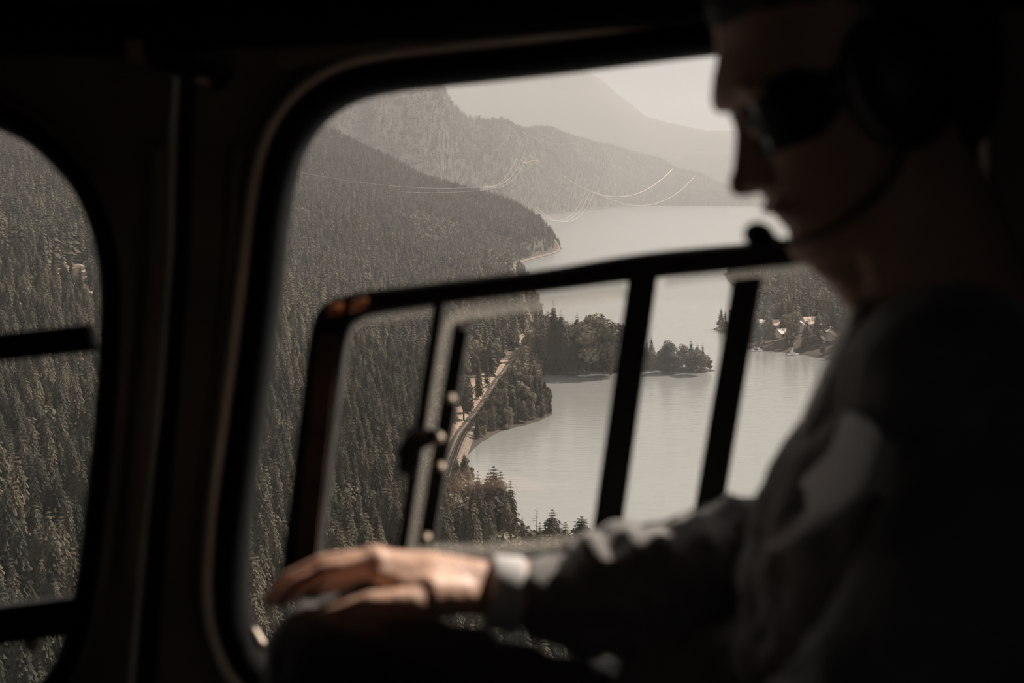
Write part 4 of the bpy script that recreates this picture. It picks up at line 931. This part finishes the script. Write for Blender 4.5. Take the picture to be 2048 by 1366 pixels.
# trousers
tr_ = Acc()
for dd in (Vector((0, 0, 0)), dL):
    tr_.tube([p+dd for p, r in LEG_R], [r+.010 for p, r in LEG_R], seg=20)
    tr_.tube([p+dd for p, r in SHIN_R], [r+.012 for p, r in SHIN_R], seg=20)
    tr_.ball(kneeR+dd, (.06, .062, .06))
tr_.tube([P(1960, 1620, .98), P(1960, 1620, 1.22)], [.11, .11])
remesh(tr_, 'trousers', .0055, M['trouser'], man, 3, folds(.006, 34))
for dd in (Vector((0, 0, 0)), dL):
    b_ = SHIN_R[-1][0]+dd; s_ = Acc(); s_.tube([b_+Vector((.04, 0, -.02)), b_+Vector((-.06, 0, -.025)), b_+Vector((-.17, 0, -.04))], [(.036, .036), (.042, .03), (.036, .018)], side=(0, 1, 0)); s_.obj('shoe', M['leather'], man, True)
# sunglasses
sg = empty('sunglasses', tuple(H(0, 0, -.5))); tag(sg, 'dark wraparound sunglasses worn by the man', 'sunglasses')
for s_ in (-1, 1):
    rows = []
    for u_ in np.linspace(-2.9, 1.7, 9):
        k_ = 1-((u_+.6)/2.3)**2*.35; row = []
        for t in np.linspace(0, 1, 14):
            a = .28+t*1.08*k_+(1-k_)*.25
            row.append(H(-8+8.6*math.cos(a)**.8 - .3, s_*8.0*math.sin(a), u_))
        rows.append(row)
    back = [[p-(p-H(-8, 0, 0)).normalized()*.002 for p in r] for r in rows]
    v1, f1 = loft(rows, False); v2, f2 = loft(back, False); n1 = len(v1)
    a_ = Acc().add(v1, f1); a_.add(v2, [q[::-1] for q in f2]); pass
    fr_ = [rows[0][i] for i in range(14)]+[rows[k][-1] for k in range(1, 9)]+[rows[-1][i] for i in range(12, -1, -1)]+[rows[k][0] for k in range(7, -1, -1)]
    Acc().tube(fr_, [.0022]*len(fr_), seg=6).obj('rim', M['plastic'], sg, True); a_.obj('lens', M['lens'], [c for c in sg.children if c.name.startswith('rim')][-1], True)
    Acc().tube([rows[6][-1], H(-5.5, s_*7.8, .6), H(-9, s_*7.9, .4), H(-11.2, s_*7.6, -1.4)], [.003, .003, .0028, .0024], seg=8).obj('temple', M['plastic'], sg, True)
Acc().tube([H(.1, -1.9, .5), H(.3, 0, .6), H(.1, 1.9, .5)], [.002]*3, seg=6).obj('bridge', M['plastic'], sg, True)
# headset with boom microphone
hd = empty('headset', tuple(H(-9.5, 0, 12.8))); tag(hd, 'black aviation headset with boom microphone worn by the man', 'headset')
arc = [H(-9.3, 9.6*math.sin(a), -1.5+14.8*math.cos(a)) for a in np.linspace(-1.5, 1.5, 25)]
Acc().tube(arc, [(.006, .014)]*25, side=fw, seg=10).obj('headband', M['plastic'], hd, True)
Acc().tube([H(-9.3, 3.5*math.sin(a)*1.6, 12.6+.7*math.cos(a)) for a in np.linspace(-1, 1, 9)], [.012]*9, seg=10).obj('head_pad', M['leather'], hd, True)
R_ = Matrix((fw, sdv, up)).transposed()
for s_ in (-1, 1):
    ec_ = Acc().ball(H(-9.4, s_*9.6, -1.6), tuple(x*S_ for x in (3.6, 1.9, 4.6)), rot=R_).obj('ear_cup', M['plastic'], hd, True)
    Acc().ball(H(-9.4, s_*8.2, -1.6), tuple(x*S_ for x in (3.9, 1.2, 4.9)), rot=R_).obj('ear_cushion', M['leather'], ec_, True)
mic = P(1519, 472, HY-.012)
bm_ = [H(-8.6, -10.2, -4.4), H(-6.2, -9.6, -7.4), H(-2.5, -7.2, -9.2), H(.2, -3.4, -9.6), mic+Vector((.012, -.004, -.002))]
bo_ = Acc().tube([tuple(p) for p in catmull([tuple(p) for p in bm_], 30, False)], [.0028]*30, seg=8).obj('microphone_boom', M['plastic'], hd, True)
Acc().ball(mic, (.0125, .011, .0105), rot=Matrix.Rotation(.5, 3, 'Y')).obj('microphone_foam', M['foam'], bo_, True)
# seat under him
st = empty('aircraft_seat', (.45, 1.08, -.89)); tag(st, 'dark padded cabin seat the man sits on', 'seat')
zs = P(1700, 1610, 1.1).z-.13
Acc().box((.36, 1.08, zs-.06), (.27, .24, .05)).obj('seat_cushion', M['leather'], st, True, .02)
Acc().box((.66, 1.08, -.30), (.045, .24, .38), Matrix.Rotation(.12, 3, 'Y')).obj('backrest', M['leather'], st, True, .02)
Acc().box((.38, 1.08, (zs-.11-.89)/2), (.2, .2, (zs-.11+.89)/2)).obj('pedestal', M['plastic'], st)
# the rest of the woods (kept last: instanced copies are slow to evaluate)
forest('conifer_forest', rest & ~ab, C_HI+C_MID+C_FAR, lambda y: np.where(y < 700, RS.randint(0, 5, len(y)), np.where(y < 3500, RS.randint(5, 8, len(y)), RS.randint(8, 10, len(y)))), 'dense conifer forest covering the slopes and mountainside', 'forest')
forest('leafy_grove', rest & ab, B_HI+B_MID, lambda y: np.where(y < 900, RS.randint(0, 3, len(y)), RS.randint(3, 5, len(y))), 'pale leafy trees scattered among the conifers and along the shore', 'forest')
